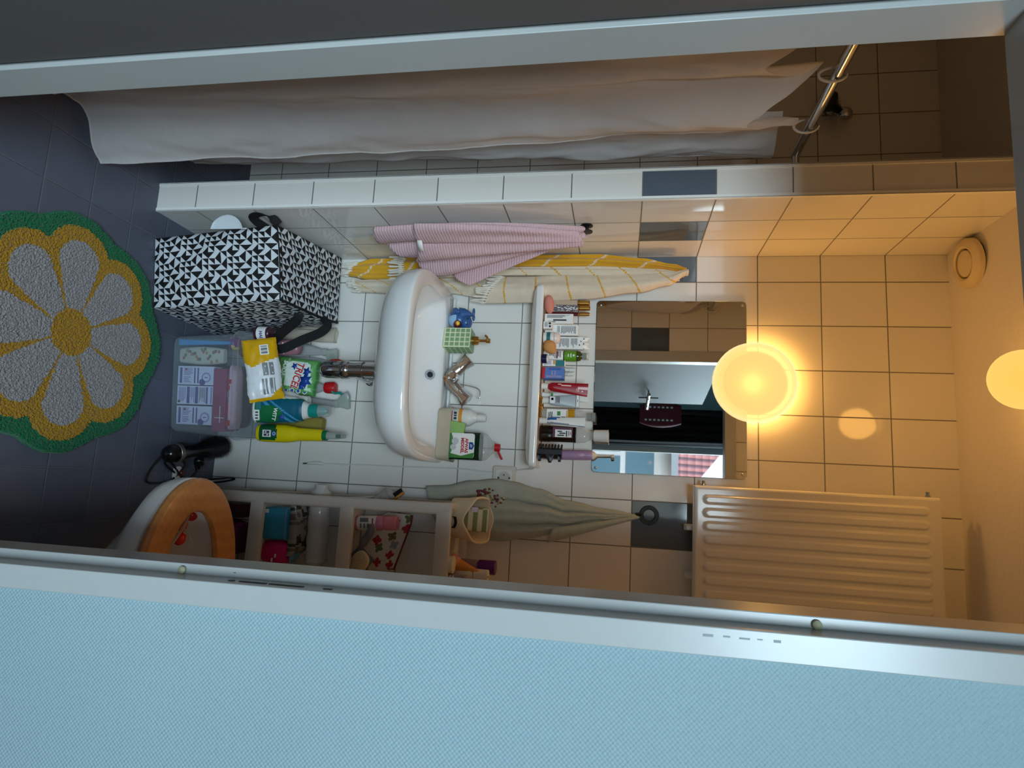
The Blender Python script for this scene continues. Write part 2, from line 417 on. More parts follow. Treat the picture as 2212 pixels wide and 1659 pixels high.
sh2 = shade('opal_glass_ceiling', (1.0, 0.52, 0.10, 1), 0.78, 0.10)
wl = thing('wall_lamp', 'round lit opal wall lamp overlapping the top of the mirror', 'lamp', (0.345, 0, 1.925))
b = MB().at((0, -.0008, 0), (90, 0, 0)); b.lathe([(0.0, 0), (.095, 0), (.098, .006), (.09, .010), (0, .012)], 48)
obj('base_plate', b, mt('lamp_plate', (46, 36, 26), 0.6), wl)
b = MB().at((0, 0, 0), (90, 0, 0)); b.lathe([(.126, .022)] + [(.126 * cos(a), .026 + .062 * sin(a)) for a in [rad(x) for x in range(0, 91, 9)]], 48, caps=(False, False))
obj('glass_shade', b, sh1, wl)
b = MB().at((0, -.003, 0), (90, 0, 0)); b.lathe([(.118, .004), (.130, .008), (.1325, .013), (.130, .018), (.126, .022)], 48, caps=(False, False)); obj('glass_rim', b, shade('opal_glass_rim', (1.0, .66, .26, 1), 0.85, .25), wl)
light('wall_lamp_bulb', 'POINT', (0.345, -.062, 1.925), 14.0, WARM, .03)
cl = thing('ceiling_lamp', 'round lit opal globe lamp under the ceiling', 'lamp', (0.410, -.530, 2.420))
b = MB(); b.lathe([(.045, .108), (.05, .10), (.045, .075), (.03, .07)], 32); obj('ceiling_rose', b, white_pl, cl)
b = MB(); b.sph((0, 0, 0), .070, n=40); obj('glass_globe', b, sh2, cl)
light('ceiling_lamp_bulb', 'POINT', (0.410, -.530, 2.420), 13.0, WARM, .062)
# ------------------------------------------------------------------ camera
cam = bpy.data.cameras.new('camera'); co = bpy.data.objects.new('camera', cam); COL.objects.link(co); S.camera = co
cam.sensor_width = 36; cam.sensor_fit = 'HORIZONTAL'; cam.lens = 22.155; cam.clip_start = 0.02
Rr = Vector((0.987017, 0.158388, 0.026643)); Ru = Vector((-0.053218, 0.165996, 0.984689)); Rf = Vector((-0.151541, 0.973323, -0.172270))
mw = Matrix((( *Ru.to_tuple(), 0), (*(-Rr).to_tuple(), 0), (*(-Rf).to_tuple(), 0), (0, 0, 0, 1))).transposed()
co.matrix_world = Matrix.Translation((.7071, -2.1596, 1.497)) @ mw
V = S.view_settings
S.display_settings.display_device = 'sRGB'; V.view_transform = 'Standard'; V.look = 'None'; V.gamma = 1.0; V.use_curve_mapping = False; V.exposure = 0.6
cy = S.cycles; cy.use_denoising = True; cy.max_bounces = 10; cy.diffuse_bounces = 5; cy.glossy_bounces = 5; cy.transmission_bounces = 6; cy.transparent_max_bounces = 16
cy.sample_clamp_indirect = 6.0; cy.caustics_reflective = False; cy.caustics_refractive = False

# ================================================================== RUG
rug = thing('daisy_rug', 'round tufted rug with a big white daisy on green, lying on the grey floor', 'rug', (.372, -.712, 0))
RA = [rad(a) for a in (93, 48, 3, -42, -87, -132, -177, 138)]   # petal directions
def petal(x, y, grow):
    """signed measure: >0 inside one of the eight petals"""
    best = -9; who = 0
    for k, a in enumerate(RA):
        c, s_ = cos(a), sin(a); u = x * c + y * s_; v = -x * s_ + y * c
        r0 = .062
        if u < r0 - .02: continue
        q = max(0, min(1, (u - .05) / (.255 - .05)))
        w = .016 + .050 * min(1, q * 1.35) ** 0.8
        uu = u - .188
        cap = w if u < .188 else w * math.sqrt(max(0, 1 - (uu / (.066)) ** 2))
        d = (cap + grow) - abs(v) if u < .188 else ((.066 + grow) - math.hypot(uu, v * .066 / max(w, 1e-3)))
        if d > best: best, who = d, k
    return best, who
def rugid(x, y):
    r = math.hypot(x, y); a = math.atan2(y, x)
    j = 0.004 * nz(x * 160, y * 160) + .003 * nz(x * 400, y * 400)
    out = .320 + .010 * abs(cos(4 * (a - RA[0]))) ** .8 + .006 * cos(8 * (a - RA[0])) - .006 * cos(2 * a)
    if r > out: return None
    if r < .064 + j: return 'c'
    d, k = petal(x, y, j)
    if d > 0: return k
    d, k = petal(x, y, .040 + j)
    if d > 0 or r < .12: return 'y'
    return 'g'
NR = 250; HR = .345; cell = 2 * HR / NR; hs = {}
def rugh(i, j):
    if (i, j) not in hs:
        x = -HR + i * cell; y = -HR + j * cell; r = math.hypot(x, y)
        hs[(i, j)] = .019 + .004 * nz(x * 230, y * 230, 3) + random.uniform(-.0025, .0025)
    return hs[(i, j)]
regs = {}
for j in range(NR):
    for i in range(NR):
        q = rugid(-HR + (i + .5) * cell, -HR + (j + .5) * cell)
        if q is not None: regs.setdefault(q, []).append((i, j))
inside = set(c for v in regs.values() for c in v)
def yarn(name, c):
    t = NT(name); f = t.noise(260, 3); f2 = t.noise(30, 2)
    cc = t.mix(f, tuple(v * .55 for v in rgb(c)[:3]) + (1,), tuple(min(1, v * 1.25) for v in rgb(c)[:3]) + (1,))
    return t.done(t.bsdf(cc, .95, 0, .1, t.bump(f, .004), sheen=.3).outputs[0])
ry, rw, rg = yarn('yellow_yarn', (176, 132, 28)), yarn('white_yarn', (158, 153, 153)), yarn('green_yarn', (18, 108, 66))
def rugmesh(cells, low=0.0, lift=0.0):
    b = MB(); idx = {}; cs = set(cells); vs = []; fs = []
    def V(i, j):
        if (i, j) not in idx:
            edge = any((i - a, j - c) not in inside for a in (0, 1) for c in (0, 1))
            idx[(i, j)] = len(vs); vs.append((-HR + i * cell, -HR + j * cell, .006 if edge else rugh(i, j) - low + lift))
        return idx[(i, j)]
    for (i, j) in cells: fs.append((V(i, j), V(i + 1, j), V(i + 1, j + 1), V(i, j + 1)))
    base = {}
    for (i, j) in cells:
        for (da, db, a, c) in (((-1, 0), None, (0, 1), (0, 0)), ((1, 0), None, (1, 0), (1, 1)), ((0, -1), None, (0, 0), (1, 0)), ((0, 1), None, (1, 1), (0, 1))):
            if (i + da[0], j + da[1]) in inside and (i + da[0], j + da[1]) in cs: continue
            p, q = (i + a[0], j + a[1]), (i + c[0], j + c[1])
            for w_ in (p, q):
                if w_ not in base:
                    v = vs[V(*w_)]; base[w_] = len(vs); vs.append((v[0], v[1], .001))
            fs.append((V(*p), V(*q), base[q], base[p]))
    return b.add(vs, fs)
obj('green_border', rugmesh(regs['g'], .004), rg, rug, smooth=False)
obj('petal_outline', rugmesh(regs['y'], .001), ry, rug, smooth=False)
obj('flower_centre', rugmesh(regs['c']), ry, rug, smooth=False)
for k in range(8): obj('petal', rugmesh(regs[k]), rw, rug, smooth=False)
# ================================================================== TOILET (faces left, fixed to the right wall)
wc = thing('toilet', 'white toilet with a wooden seat, half hidden behind the door frame', 'toilet', (.745, -.650, 0))
def egg(L, Wd, z, n=48, tip=0.0, back=0.0):
    """egg outline: tip at x=tip pointing to -x, long axis +x"""
    out = []
    for j in range(n):
        a = 2 * pi * j / n; c = cos(a); s_ = sin(a)
        x = tip + L * (1 - c) / 2
        w_ = Wd * abs(s_) ** .92 * (1 - .10 * c)
        out.append((x, math.copysign(w_, s_) if s_ else 0, z))
    return out
b = MB()
b.loft([egg(.40, .095, 0, tip=.24), egg(.40, .090, .05, tip=.24), egg(.40, .095, .15, tip=.22), egg(.46, .125, .24, tip=.14), egg(.52, .165, .31, tip=.045), egg(.535, .188, .345, tip=.006), egg(.54, .197, .375, tip=-.002), egg(.54, .197, .398, tip=-.002),
        egg(.51, .175, .402, tip=.014), egg(.45, .135, .398, tip=.045), egg(.42, .125, .36, tip=.06), egg(.36, .10, .27, tip=.10), egg(.24, .07, .20, tip=.17), egg(.12, .04, .17, tip=.24)])
b.loft([rr(.30, .20, .04, z, cx=.52) for z in (.0, .2, .30)]); b.loft([rr(.36, .34, .05, z, cx=.50) for z in (.30, .34, .398)])
obj('bowl', b, white_gl, wc, angle=50)
t = NT('honey_wood'); tc = t.n('ShaderNodeTexCoord'); wv = t.n('ShaderNodeTexWave'); mp = t.n('ShaderNodeMapping'); mp.inputs['Scale'].default_value = (1.0, 9, 1)
t.link(tc.outputs['Object'], mp.inputs[0]); t.link(mp.outputs[0], wv.inputs[0]); wv.inputs['Scale'].default_value = 9; wv.inputs['Distortion'].default_value = 5; wv.inputs['Detail'].default_value = 4
wood = t.done(t.bsdf(t.mix(t.math('MULTIPLY', wv.outputs['Fac'], .6), rgb((202, 140, 80)), rgb((184, 120, 62))), .3, coat=.2).outputs[0])
b = MB(); n = 48
def seatring(L, Wd, z, tip): return egg(L, Wd, z, n, tip)
b.loft([seatring(.46, .186, .407, .0), seatring(.46, .188, .416, -.002), seatring(.455, .182, .427, .004), seatring(.43, .166, .431, .02), seatring(.34, .118, .429, .072), seatring(.32, .106, .424, .082), seatring(.315, .102, .414, .085), seatring(.325, .108, .406, .08)], cyc=True)
obj('seat', b, wood, wc, label='honey coloured wooden toilet seat')
wat = MB(); wat.loft([egg(.26, .075, .21, tip=.155), egg(.26, .075, .211, tip=.155)]); obj('water', wat, clear('toilet_water', (200, 196, 180), .3, .03), wc)
fr_ = thing('toilet_rim_block', 'red toilet freshener block hanging inside the toilet bowl', 'toilet block', (.872, -.604, .352), (0, 0, 72))
b = MB(); b.sph((-.0, -.035, 0), .016, .018, .016); b.sph((.018, .035, 0), .016, .018, .016); b.sph((-.004, .0, 0), .012, .02, .012, mi=1)
obj('block', b, [mt('red_gel', (214, 44, 36), .25), clear('pink_gel', (240, 120, 110), .5)], fr_)
b = MB(); b.tube(spline([(-.02, -.05, 0), (-.014, 0, .012), (.004, .05, 0)], 6), .004, 6); b.tube(spline([(-.014, -.01, .012), (-.03, -.03, .045), (-.04, -.05, .0655)], 5), .0025, 6); obj('cage', b, clear('clear_plastic', (235, 235, 235), .35), fr_)
# ================================================================== WASHBASIN
sk = thing('washbasin', 'white ceramic washbasin hung on the tiled back wall', 'sink', (.3575, 0, 0))
def sinkring(sx, fy, by, z, e=4.0, n=72):
    """D shaped ring: half width sx, front at -fy, straight back at -by"""
    out = []
    for j in range(n):
        a = 2 * pi * j / n; c = cos(a); s_ = sin(a)
        x = sx * math.copysign(abs(c) ** (2 / e), c)
        if s_ <= 0:
            h = (fy - by) * .62; y = -by - (fy - by - h) - h * abs(s_) ** (2 / 3.0)
        else:
            y = -by - (fy - by) * .38 * (1 - abs(s_) ** (2 / 12))
        out.append((x, y, z))
    return out
R_ = [sinkring(.12, .27, .08, .722), sinkring(.20, .36, .03, .747), sinkring(.262, .425, .005, .780), sinkring(.292, .459, .002, .812), sinkring(.302, .474, .001, .845), sinkring(.304, .478, .001, .878), sinkring(.3025, .477, .0015, .886), sinkring(.299, .473, .003, .8895),
      sinkring(.262, .438, .095, .8895, 2.8), sinkring(.256, .432, .100, .887, 2.8), sinkring(.250, .424, .106, .876, 2.7), sinkring(.235, .405, .118, .84, 2.6), sinkring(.205, .37, .14, .80, 2.5), sinkring(.14, .31, .18, .775, 2.3), sinkring(.03, .25, .22, .768, 2)]
b = MB(); b.loft(R_)
obj('basin', b, white_gl, sk, angle=70)
b = MB(); b.box(-.29, .29, -.030, -.002, .8885, .897); obj('back_ledge', b, white_gl, sk, bevel=.004)
b = MB().at((.008, -.121, .851), (68, 0, 0)); b.lathe([(.010, .004), (.0165, .004), (.0175, .002), (.0165, -.001), (.0165, -.002)], 24, caps=(False, False)); b.lathe([(0, .0034), (.0112, .0034), (.0112, .001)], 24, mi=1)
obj('overflow_ring', b, [chrome, mt('dark_hole', (25, 25, 25), .7)], sk)
b = MB().at((.012, -.24, .770)); b.lathe([(0, .003), (.02, .003), (.024, .001), (.024, 0)], 24); obj('drain_plug', b, chrome, sk)
# mixer tap
tap = thing('mixer_tap', 'chrome two handle mixer tap on the washbasin ledge', 'tap', (.372, -.070, .8895))
b = MB(); b.lathe([(0, 0), (.026, 0), (.027, .004), (.022, .009), (.019, .012), (.019, .03), (0, .034)], 28); obj('base', b, chrome, tap)
b = MB()
for s in (-1, 1): b.tube(spline([(0, 0, .012), (s * .022, 0, .032), (s * .042, 0, .054)], 5), [.0225] * 6 + [.022, .0215, .021, .0205, .020], 18)
obj('body', b, steel, tap)
for s in (-1, 1):
    b = MB().at((s * .040, 0, .052), (0, s * 45, 0))
    rings = []
    for (r, z) in ((.0195, 0), (.0205, .004), (.019, .012), (.022, .026), (.026, .044), (.024, .047), (.0, .049)):
        rings.append([(max(r, 1e-4) * (1 + (.05 if r > .019 else 0) * cos(6 * 2 * pi * j / 36)) * cos(2 * pi * j / 36), max(r, 1e-4) * (1 + (.05 if r > .019 else 0) * cos(6 * 2 * pi * j / 36)) * sin(2 * pi * j / 36), z) for j in range(36)])
    b.loft(rings); obj('handle', b, chrome, tap)
b = MB(); b.tube(spline([(0, -.004, .034), (0, -.035, .050), (0, -.062, .056), (0, -.076, .052)], 6), .0125, 16); b.at((0, -.080, .054), (100, 0, 0)); b.lathe([(0, .018), (.010, .018), (.0145, .014), (.0145, -.004), (.012, -.01)], 20)
obj('spout', b, chrome, tap)
b = MB(); b.tube(spline([(.012, .012, .03), (.018, .018, .085), (.03, .018, .120), (.055, .018, .124), (.06, .018, .118)], 5), .0018, 8); obj('lift_rod', b, steel, tap)
# bottle trap
tr_ = thing('bottle_trap', 'chrome bottle trap with a drain pipe under the washbasin', 'drain trap', (.372, -.215, 0))
b = MB(); b.lathe([(0, .503), (.018, .503), (.025, .509), (.0285, .522), (.0295, .56), (.0285, .576), (.0302, .578), (.031, .60), (.0295, .602), (.027, .606)], 32, caps=(True, True)); obj('cup', b, chrome, tr_)
b = MB(); b.lathe([(.027, .604), (.0265, .618), (.0265, .636), (.0285, .637), (.0285, .652), (.026, .653)], 28); obj('collar', b, chrome, tr_)
b = MB(); b.lathe([(.0235, .652), (.0235, .712), (.0, .713)], 28); obj('inlet_pipe', b, chrome, tr_)
b = MB(); b.tube([(.0, .02, .59), (.0, .2145, .59)], .016, 16); b.at((0, .2145, .59), (90, 0, 0)); b.lathe([(0, 0), (.022, 0), (.021, .006), (.016, .008)], 24); obj('wall_pipe', b, chrome, tr_)
# ================================================================== SHELF, MIRROR
sh = thing('ceramic_shelf', 'white ceramic wall shelf between washbasin and mirror', 'shelf', (.354, 0, 1.227))
def shelfring(z, a, dy): return rr(.616 - 2 * a, .138 - a, .016, z, 6, 0, -.0695 + a / 2 + dy)
b = MB(); b.loft([shelfring(-.040, .05, .0), shelfring(-.030, .016, .0), shelfring(-.020, .003, 0), shelfring(-.006, .0, 0), shelfring(.0, .002, 0), shelfring(.003, .006, 0), shelfring(.002, .010, 0), shelfring(0.0, .012, 0)])
obj('shelf_board', b, white_gl, sh)
mi = thing('mirror', 'frameless rectangular mirror screwed to the tiled wall', 'mirror', (.366, 0, 1.652))
t = NT('mirror_silver'); mirm = t.done(t.bsdf(t.mix(t.noise(3), (.86, .88, .87, 1), (.9, .91, .9, 1)), 0.015, 1.0, .5, t.bump(t.noise(1.5, 0), .00012, .5)).outputs[0])
def rv(w_, h_, r, y): return [(x, y, z) for x, z, _ in rr(w_, h_, r, 0, 6)]
b = MB(); b.loft([rv(.596, .50, .014, -.001), rv(.596, .50, .014, -.005), rv(.593, .497, .013, -.006)]); obj('glass', b, mirm, mi, angle=8)
for sx in (-1, 1):
    for sz in (-1, 1):
        b = MB().at((sx * .283, -.006, sz * .236), (90, 0, 0)); b.lathe([(0, .002), (.003, .0018), (.0048, .0002), (.0048, 0)], 14); obj('screw', b, steel, mi)
# ================================================================== RADIATOR
rd = thing('radiator', 'white ribbed panel radiator mounted high on the back wall', 'radiator', (.69, 0, 1.725))
RW, RH = .55, .705; pitch = .0405
def radf(u, v):
    x = RW * u; z = RH * v
    k = round((x - .042) / pitch); dx = abs(x - .042 - k * pitch)
    zz = max(0, max(.045 - z, z - .655)); d = math.hypot(dx, zz) if zz > 0 else dx
    ridge = 0
    if 0 <= k <= 12: ridge = .006 * max(0, min(1, (.0135 - d) / .004))
    edge = min(x, RW - x, z, RH - z); rnd = .010 * (1 - math.sqrt(max(0, 1 - (max(0, .010 - edge) / .010) ** 2)))
    return (x, -.098 - ridge + rnd, z)
b = MB(); b.grid(radf, 275, 176)
radm = mt('radiator_enamel', (230, 226, 216), .16, var=.02)
b.box(.0, RW, -.089, -.078, .0, RH); obj('front_panel', b, radm, rd, angle=60)
b = MB(); b.box(.012, RW - .012, -.078, -.032, .004, RH - .004); obj('side_casing', b, radm, rd, bevel=.006)
for z in (.035, .685):
    b = MB(); b.tube([(.02, -.055, z), (-.006, -.055, z)], .0075, 12); b.tube([(-.006, -.055, z), (-.016, -.055, z)], .0055, 6); obj('end_plug', b, steel, rd)
for x in (.134, .281):
    b = MB(); b.box(x - .009, x + .009, -.034, -.0005, -.02, .06); b.box(x - .007, x + .007, -.062, -.03, -.017, .005); obj('bracket', b, [white_pl], rd, bevel=.002)
# ================================================================== SOCKET, VENT, SHOWER
so = thing('wall_socket', 'white earthed wall socket half behind the green towel', 'socket', (.699, 0, 1.106))
b = MB(); b.loft([rv(.082, .082, .008, -.0005), rv(.082, .082, .008, -.006), rv(.076, .076, .006, -.009)]); obj('frame', b, off_pl, so)
b = MB(); b.loft([rv(.055, .055, .004, -.009), rv(.055, .055, .004, -.0115)]); obj('cover', b, white_pl, so)
b = MB().at((0, -.0116, 0), (90, 0, 0)); b.lathe([(.021, 0), (.022, .0012), (.023, 0)], 32, caps=(False, False)); b.lathe([(0, -.0005), (.0195, .0)], 32, mi=1)
for x, z in ((-.0095, 0), (.0095, 0)): b.at((x, -.0119, z), (90, 0, 0)); b.lathe([(0, .0008), (.0026, .0006), (.0026, 0)], 12, mi=2)
for z in (-.019, .019): b.at((0, -.0119, z)); b.box(-.003, .003, -.001, .001, -.003, .003, 2)
obj('insert', b, [off_pl, mt('socket_well', (196, 190, 178), .5), dark_ink], so)
ve = thing('ceiling_vent', 'round cream ventilation valve with a gap at the ceiling', 'vent', (-.012, -.145, CEIL))
vm = mt('vent_plastic', (214, 196, 158), .5)
b = MB(); b.lathe([(.075, -.0005), (.075, -.012), (.072, -.016), (.052, -.024), (.046, -.020), (.044, -.004), (.044, -.0005)], 40, caps=(False, False)); o = obj('ring', b, vm, ve); o.rotation_euler = (rad(0), rad(-6), 0); o.location = (0, 0, -.006)
b = MB(); b.lathe([(0, -.030), (.030, -.029), (.040, -.024), (.0405, -.018), (0, -.016)], 36); o = obj('disc', b, vm, ve); o.rotation_euler = (0, rad(-6), 0)
b = MB(); b.lathe([(0, -.0008), (.066, -.0008), (.066, -.0002)], 32); obj('duct_hole', b, mt('duct_shadow', (22, 18, 14), .9), ve)
rod = thing('shower_rod', 'chrome shower curtain rod running along the shower entrance', 'rod', (-.24, -.40, 1.958))
b = MB(); b.tube([(0, 0, 0), (0, -.84, 0)], .0125, 20); obj('pole', b, chrome, rod)
b = MB(); b.tube([(0, -.012, 0), (.0535, -.012, 0)], .009, 14); b.at((.0545, -.012, 0), (0, -90, 0)); b.lathe([(0, 0), (.022, 0), (.02, .006), (.010, .01)], 20); obj('wall_mount', b, chrome, rod)
for i, y in enumerate((-.15, -.36, -.57, -.78)):
    rg_ = thing('curtain_ring', ['white curtain ring at the free edge of the shower curtain', 'white curtain ring, second along the rod from the partition', 'white curtain ring, third along the rod from the partition', 'white curtain ring on the rod beside the door wall'][i], 'curtain ring', (-.24, -.40 + y, 1.948), (0, 0, 12 - 7 * i), 'rings on the shower rod')
    b = MB(); P = []
    for k in range(25):
        a = rad(118 + 332 * k / 24); P.append((.0165 * cos(a), 0, (.030 * sin(a))))
    b.tube(P, .0032, 8); obj('hook', b, white_pl, rg_)
shd = thing('hand_shower', 'dark shower head on a chrome wall holder behind the curtain rod', 'shower head', (-.625, 0, 2.185))
b = MB(); b.at((0, 0, 0), (90, 0, 0)); b.lathe([(0, .0005), (.030, .0005), (.029, .012), (.018, .022), (.016, .05), (0, .052)], 24); obj('wall_holder', b, chrome, shd)
b = MB(); b.at((.02, -.06, -.02), (150, 20, 0)); b.lathe([(.012, -.05), (.014, -.02), (.03, 0), (.038, .012), (.036, .022), (0, .024)], 28); obj('spray_head', b, black_pl, shd)
b = MB(); b.sph((.062, -.062, .022), .026, n=20); obj('knob', b, chrome, shd)

# ================================================================== SHOWER CURTAIN
def sheer(name, c, tl=.3, bump=.0012, bs=30, rough=.45, spec=.35, det=6):
    t = NT(name); n_ = t.bump(t.noise(bs, det), bump)
    b_ = t.bsdf(t.mix(t.noise(12), rgb(c), tuple(v * .95 for v in rgb(c)[:3]) + (1,)), rough, 0, spec, n_)
    tr = t.n('ShaderNodeBsdfTranslucent'); tr.inputs[0].default_value = rgb(c); t.link(n_, tr.inputs['Normal'])
    m = t.n('ShaderNodeMixShader'); m.inputs[0].default_value = tl; t.link(b_.outputs[0], m.inputs[1]); t.link(tr.outputs[0], m.inputs[2])
    return t.done(m.outputs[0])
curt_m = sheer('curtain_plastic', (238, 234, 232), .40, .006, 16)
sc = thing('shower_curtain', 'white plastic shower curtain hanging in folds from the chrome rod', 'shower curtain', (-.24, -.80, 1.93))
RS = [.03, .345, .66, .975]; RY = [-.55, -.76, -.97, -1.18]
def curt_f(u, v):
    s = u
    # v: 0 top .. 1 bottom
    ph = (s - RS[0]) / .315
    k = ph - math.floor(ph); sag = .150 * (1 - abs(2 * k - 1) ** 1.35) if ph >= 0 else .03 * abs(ph) * 3
    if s > RS[-1]: sag = .02
    ztop = 1.928 - sag; zb = .022 + .02 * (s < .05) * 0 + .018 * sin(s * 9) ** 2
    z = lerp(ztop, zb, v)
    d = v ** .8
    amp = curve([(0, .0), (.12, .012), (.35, .030), (.7, .026), (1, .022)], v); ampb = curve([(0, .085), (.08, .080), (.3, .035), (.6, .0), (1, 0)], v)
    xe = curve([(.03, -.125), (.5, -.178), (1.0, -.20), (1.5, -.222), (1.93, -.24)], z)
    ye = curve([(.03, -.71), (.5, -.62), (1.0, -.58), (1.5, -.575), (1.93, -.545)], z)
    yb = lerp(-1.20, -1.24, v)
    Y = ye + (yb - ye) * s
    Xb = lerp(xe, -.245, min(1, s / .30) ** .8)
    X = Xb + amp * sin(2 * pi * ph + .9 * d + .8 * sin(3 * s + 1.5 * v)) * min(1, .25 + s * 6)
    X += ampb * (abs(sin(pi * ph)) ** .75 - .25) * min(1, max(0, ph + .1) * 4)
    X += .010 * nz(s * 9, z * 5, 1) + .004 * nz(s * 26, z * 14, 2); Y += .012 * nz(s * 7, z * 4, 7)
    return (X + .24, Y + .80, z - 1.93)
b = MB(); b.grid(curt_f, 150, 120); obj('drape', b, curt_m, sc, angle=180)
b = MB(); b.tube([curt_f(0.0, v / 60) for v in range(61)], .0022, 6); b.tube([curt_f(u / 80, 1.0) for u in range(81)], .0025, 6); obj('hem', b, curt_m, sc)
sl = thing('inner_curtain', 'second white curtain panel hanging behind the tiled partition edge', 'shower curtain', (-.26, -.46, 1.93))
def panel_f(u, v):
    z = lerp(1.905 - .02 * (1 - u) ** 2, .085 + .03 * u, v); Y = lerp(-.58, lerp(-.36, -.405, v), u)
    X = -.272 + .018 * sin(u * 9 + v * 1.5) + .012 * nz(u * 5, z * 5, 4) + .006 * nz(u * 14, z * 12, 4)
    return (X + .26, Y + .46, z - 1.93)
b = MB(); b.grid(panel_f, 40, 90); obj('drape', b, curt_m, sl, angle=180)
b = MB(); b.tube([panel_f(1.0, v / 40) for v in range(41)], .0022, 6); obj('hem', b, curt_m, sl)
# ================================================================== TOWELS
def terry(name, c, bs=420, bd=.0025, rib=0):
    t = NT(name); f = t.noise(bs, 3); f2 = t.noise(40, 3)
    h = f
    if rib:
        sp = t.n('ShaderNodeSeparateXYZ'); tc = t.n('ShaderNodeTexCoord'); t.link(tc.outputs['Object'], sp.inputs[0])
        h = t.math('ADD', f, t.math('MULTIPLY', t.math('SINE', t.math('MULTIPLY', sp.outputs[2], rib)), .35))
    cc = t.mix(t.math('MULTIPLY_ADD', f2, .5, t.math('MULTIPLY', f, .5)), tuple(v * .78 for v in rgb(c)[:3]) + (1,), tuple(min(1, v * 1.15) for v in rgb(c)[:3]) + (1,))
    return t.done(t.bsdf(cc, .95, 0, .15, t.bump(h, bd), sheen=.25).outputs[0])
def poly(P, w):
    """point on a polyline of (w, point)"""
    for (a, p), (c, q) in zip(P, P[1:]):
        if w <= c:
            k = (w - a) / (c - a); k = k * k * (3 - 2 * k) * .5 + k * .5
            return Vector(p).lerp(Vector(q), k)
    return Vector(P[-1][1])
hk = thing('towel_hook', 'round black adhesive hook holding the pink towel on the partition', 'hook', (-.092, -.285, 1.375))
b = MB().at((.0005, 0, 0), (0, 90, 0)); b.lathe([(0, 0), (.019, 0), (.019, .003), (.010, .005), (.006, .006), (.006, .016), (.0185, .019), (.0185, .022), (0, .023)], 28); obj('disc', b, mt('black_metal', (36, 32, 34), .35, .5), hk)
pk = thing('pink_towel', 'pink terry towel hanging from the round black hook', 'towel', (-.08, -.285, 1.37))
pink_m = terry('pink_terry', (228, 190, 194), rib=700)
O_ = Vector((-.08, -.285, 1.37))
T1 = [(0, (-.086, -.305, 1.365)), (.5, (-.062, -.285, 1.375)), (1, (-.084, -.262, 1.36))]
B1 = [(0, (-.072, -.37, .715)), (.2, (-.058, -.275, .70)), (.45, (-.045, -.20, .763)), (.68, (-.012, -.125, .82)), (.85, (.005, -.115, .91)), (1, (.030, -.125, .985))]
ND = Vector((.80, -.60, 0))
def pk1(w, t):
    p = poly(T1, w).lerp(poly(B1, w), t)
    bow = Vector((0, -.035, 0)) * sin(pi * t) * (1 - w) * .9 - Vector((.0, 0, 0))
    r = (.006 + .018 * t) * (abs(sin(w * 10.5 + .6 * t)) ** .6 * 2 - 1) * (1 if .02 < w < .98 else .4) + .008 * sin(pi * t) * sin(w * 9)
    p = p + bow + ND * (r + .014) + Vector((0, 0, .012 * nz(w * 6, t * 2)))
    p.x = max(p.x, -.086)
    return tuple(p - O_)
b = MB(); b.grid(pk1, 90, 70); obj('back_layer', b, pink_m, pk, solid=.004, angle=180)
B2 = [(0, (-.074, -.40, .858)), (.5, (-.05, -.30, .845)), (1, (-.030, -.20, .815))]
T2 = [(0, (-.078, -.308, 1.355)), (.5, (-.050, -.292, 1.37)), (1, (-.046, -.272, 1.365))]
def pk2(w, t):
    p = poly(T2, w).lerp(poly(B2, w), t)
    r = (.004 + .012 * t) * (abs(sin(w * 5.5 + .3)) ** .6 * 2 - 1) + .006 * sin(pi * t) * sin(w * 17)
    p = p + Vector((0, -.02, 0)) * sin(pi * t) * (1 - w) + ND * (r + .030)
    return tuple(p - O_)
b = MB(); b.grid(pk2, 60, 60); obj('front_layer', b, pink_m, pk, solid=.004, angle=180)
b = MB()
p0 = Vector(pk2(.36, .985)); b.add([tuple(p0 + Vector(q)) for q in ((-.006, -.004, -.004), (.018, .022, -.004), (.018, .022, .012), (-.006, -.004, .012))], [(0, 1, 2, 3)]); o = obj('care_label', b, paper, pk, solid=.001); o.location = (.009, -.007, 0)
# hammam towel
hm = thing('hammam_towel', 'yellow and white striped fringed towel hanging in the corner by the mirror', 'towel', (-.01, -.03, 1.70))
yel = terry('yellow_cotton', (222, 166, 44), 700, .0008); cre = terry('cream_cotton', (226, 210, 186), 700, .0008); cre2 = terry('white_fringe_yarn', (232, 224, 210), 500, .0008)
def sheet(L, Rr_, y0, bul, n, wl, ph=0.0, ripple=.006, rf=14):
    """L, Rr_: [(z, x)] edges from low z to high z"""
    z0, z1 = L[0][0], L[-1][0]
    zr0 = Rr_[0][0]
    def f(w, t):
        z = lerp(z1, lerp(z0, zr0, w), t); xl = curve(L, z); xr = curve(Rr_, z)
        x = lerp(xl, xr, w)
        y = y0 - bul * sin(pi * w) ** .7 - ripple * sin(w * rf + ph + 2 * t) - .004 * nz(w * 5, z * 9, ph)
        y = min(y, -.004)
        return (x + .01, y + .03, z - 1.70)
    return f
def band(period, off, slope, width):
    def pt(w, t):
        k = (t * period + off + slope * w); k -= math.floor(k)
        return 1 if k < width else 0
    return pt
fy = sheet([(.505, -.072), (.56, -.086), (1.4, -.088), (1.54, -.073), (1.66, -.05), (1.695, -.036)], [(.47, -.02), (.56, -.005), (1.3, -.02), (1.6, -.015), (1.70, -.012)], -.016, .014, 40, 1)
b = MB(); b.grid(fy, 30, 150, band(6.5, .1, -.35, .05)); obj('back_layer', b, [yel, cre], hm, solid=.003, angle=180)
fw = sheet([(.50, .0), (1.0, -.02), (1.5, -.03), (1.68, -.02)], [(.53, .046), (.66, .050), (.88, .050), (1.0, .066), (1.3, .066), (1.55, .045), (1.68, .004)], -.030, .018, 40, 1, 1.0, .004, 9)
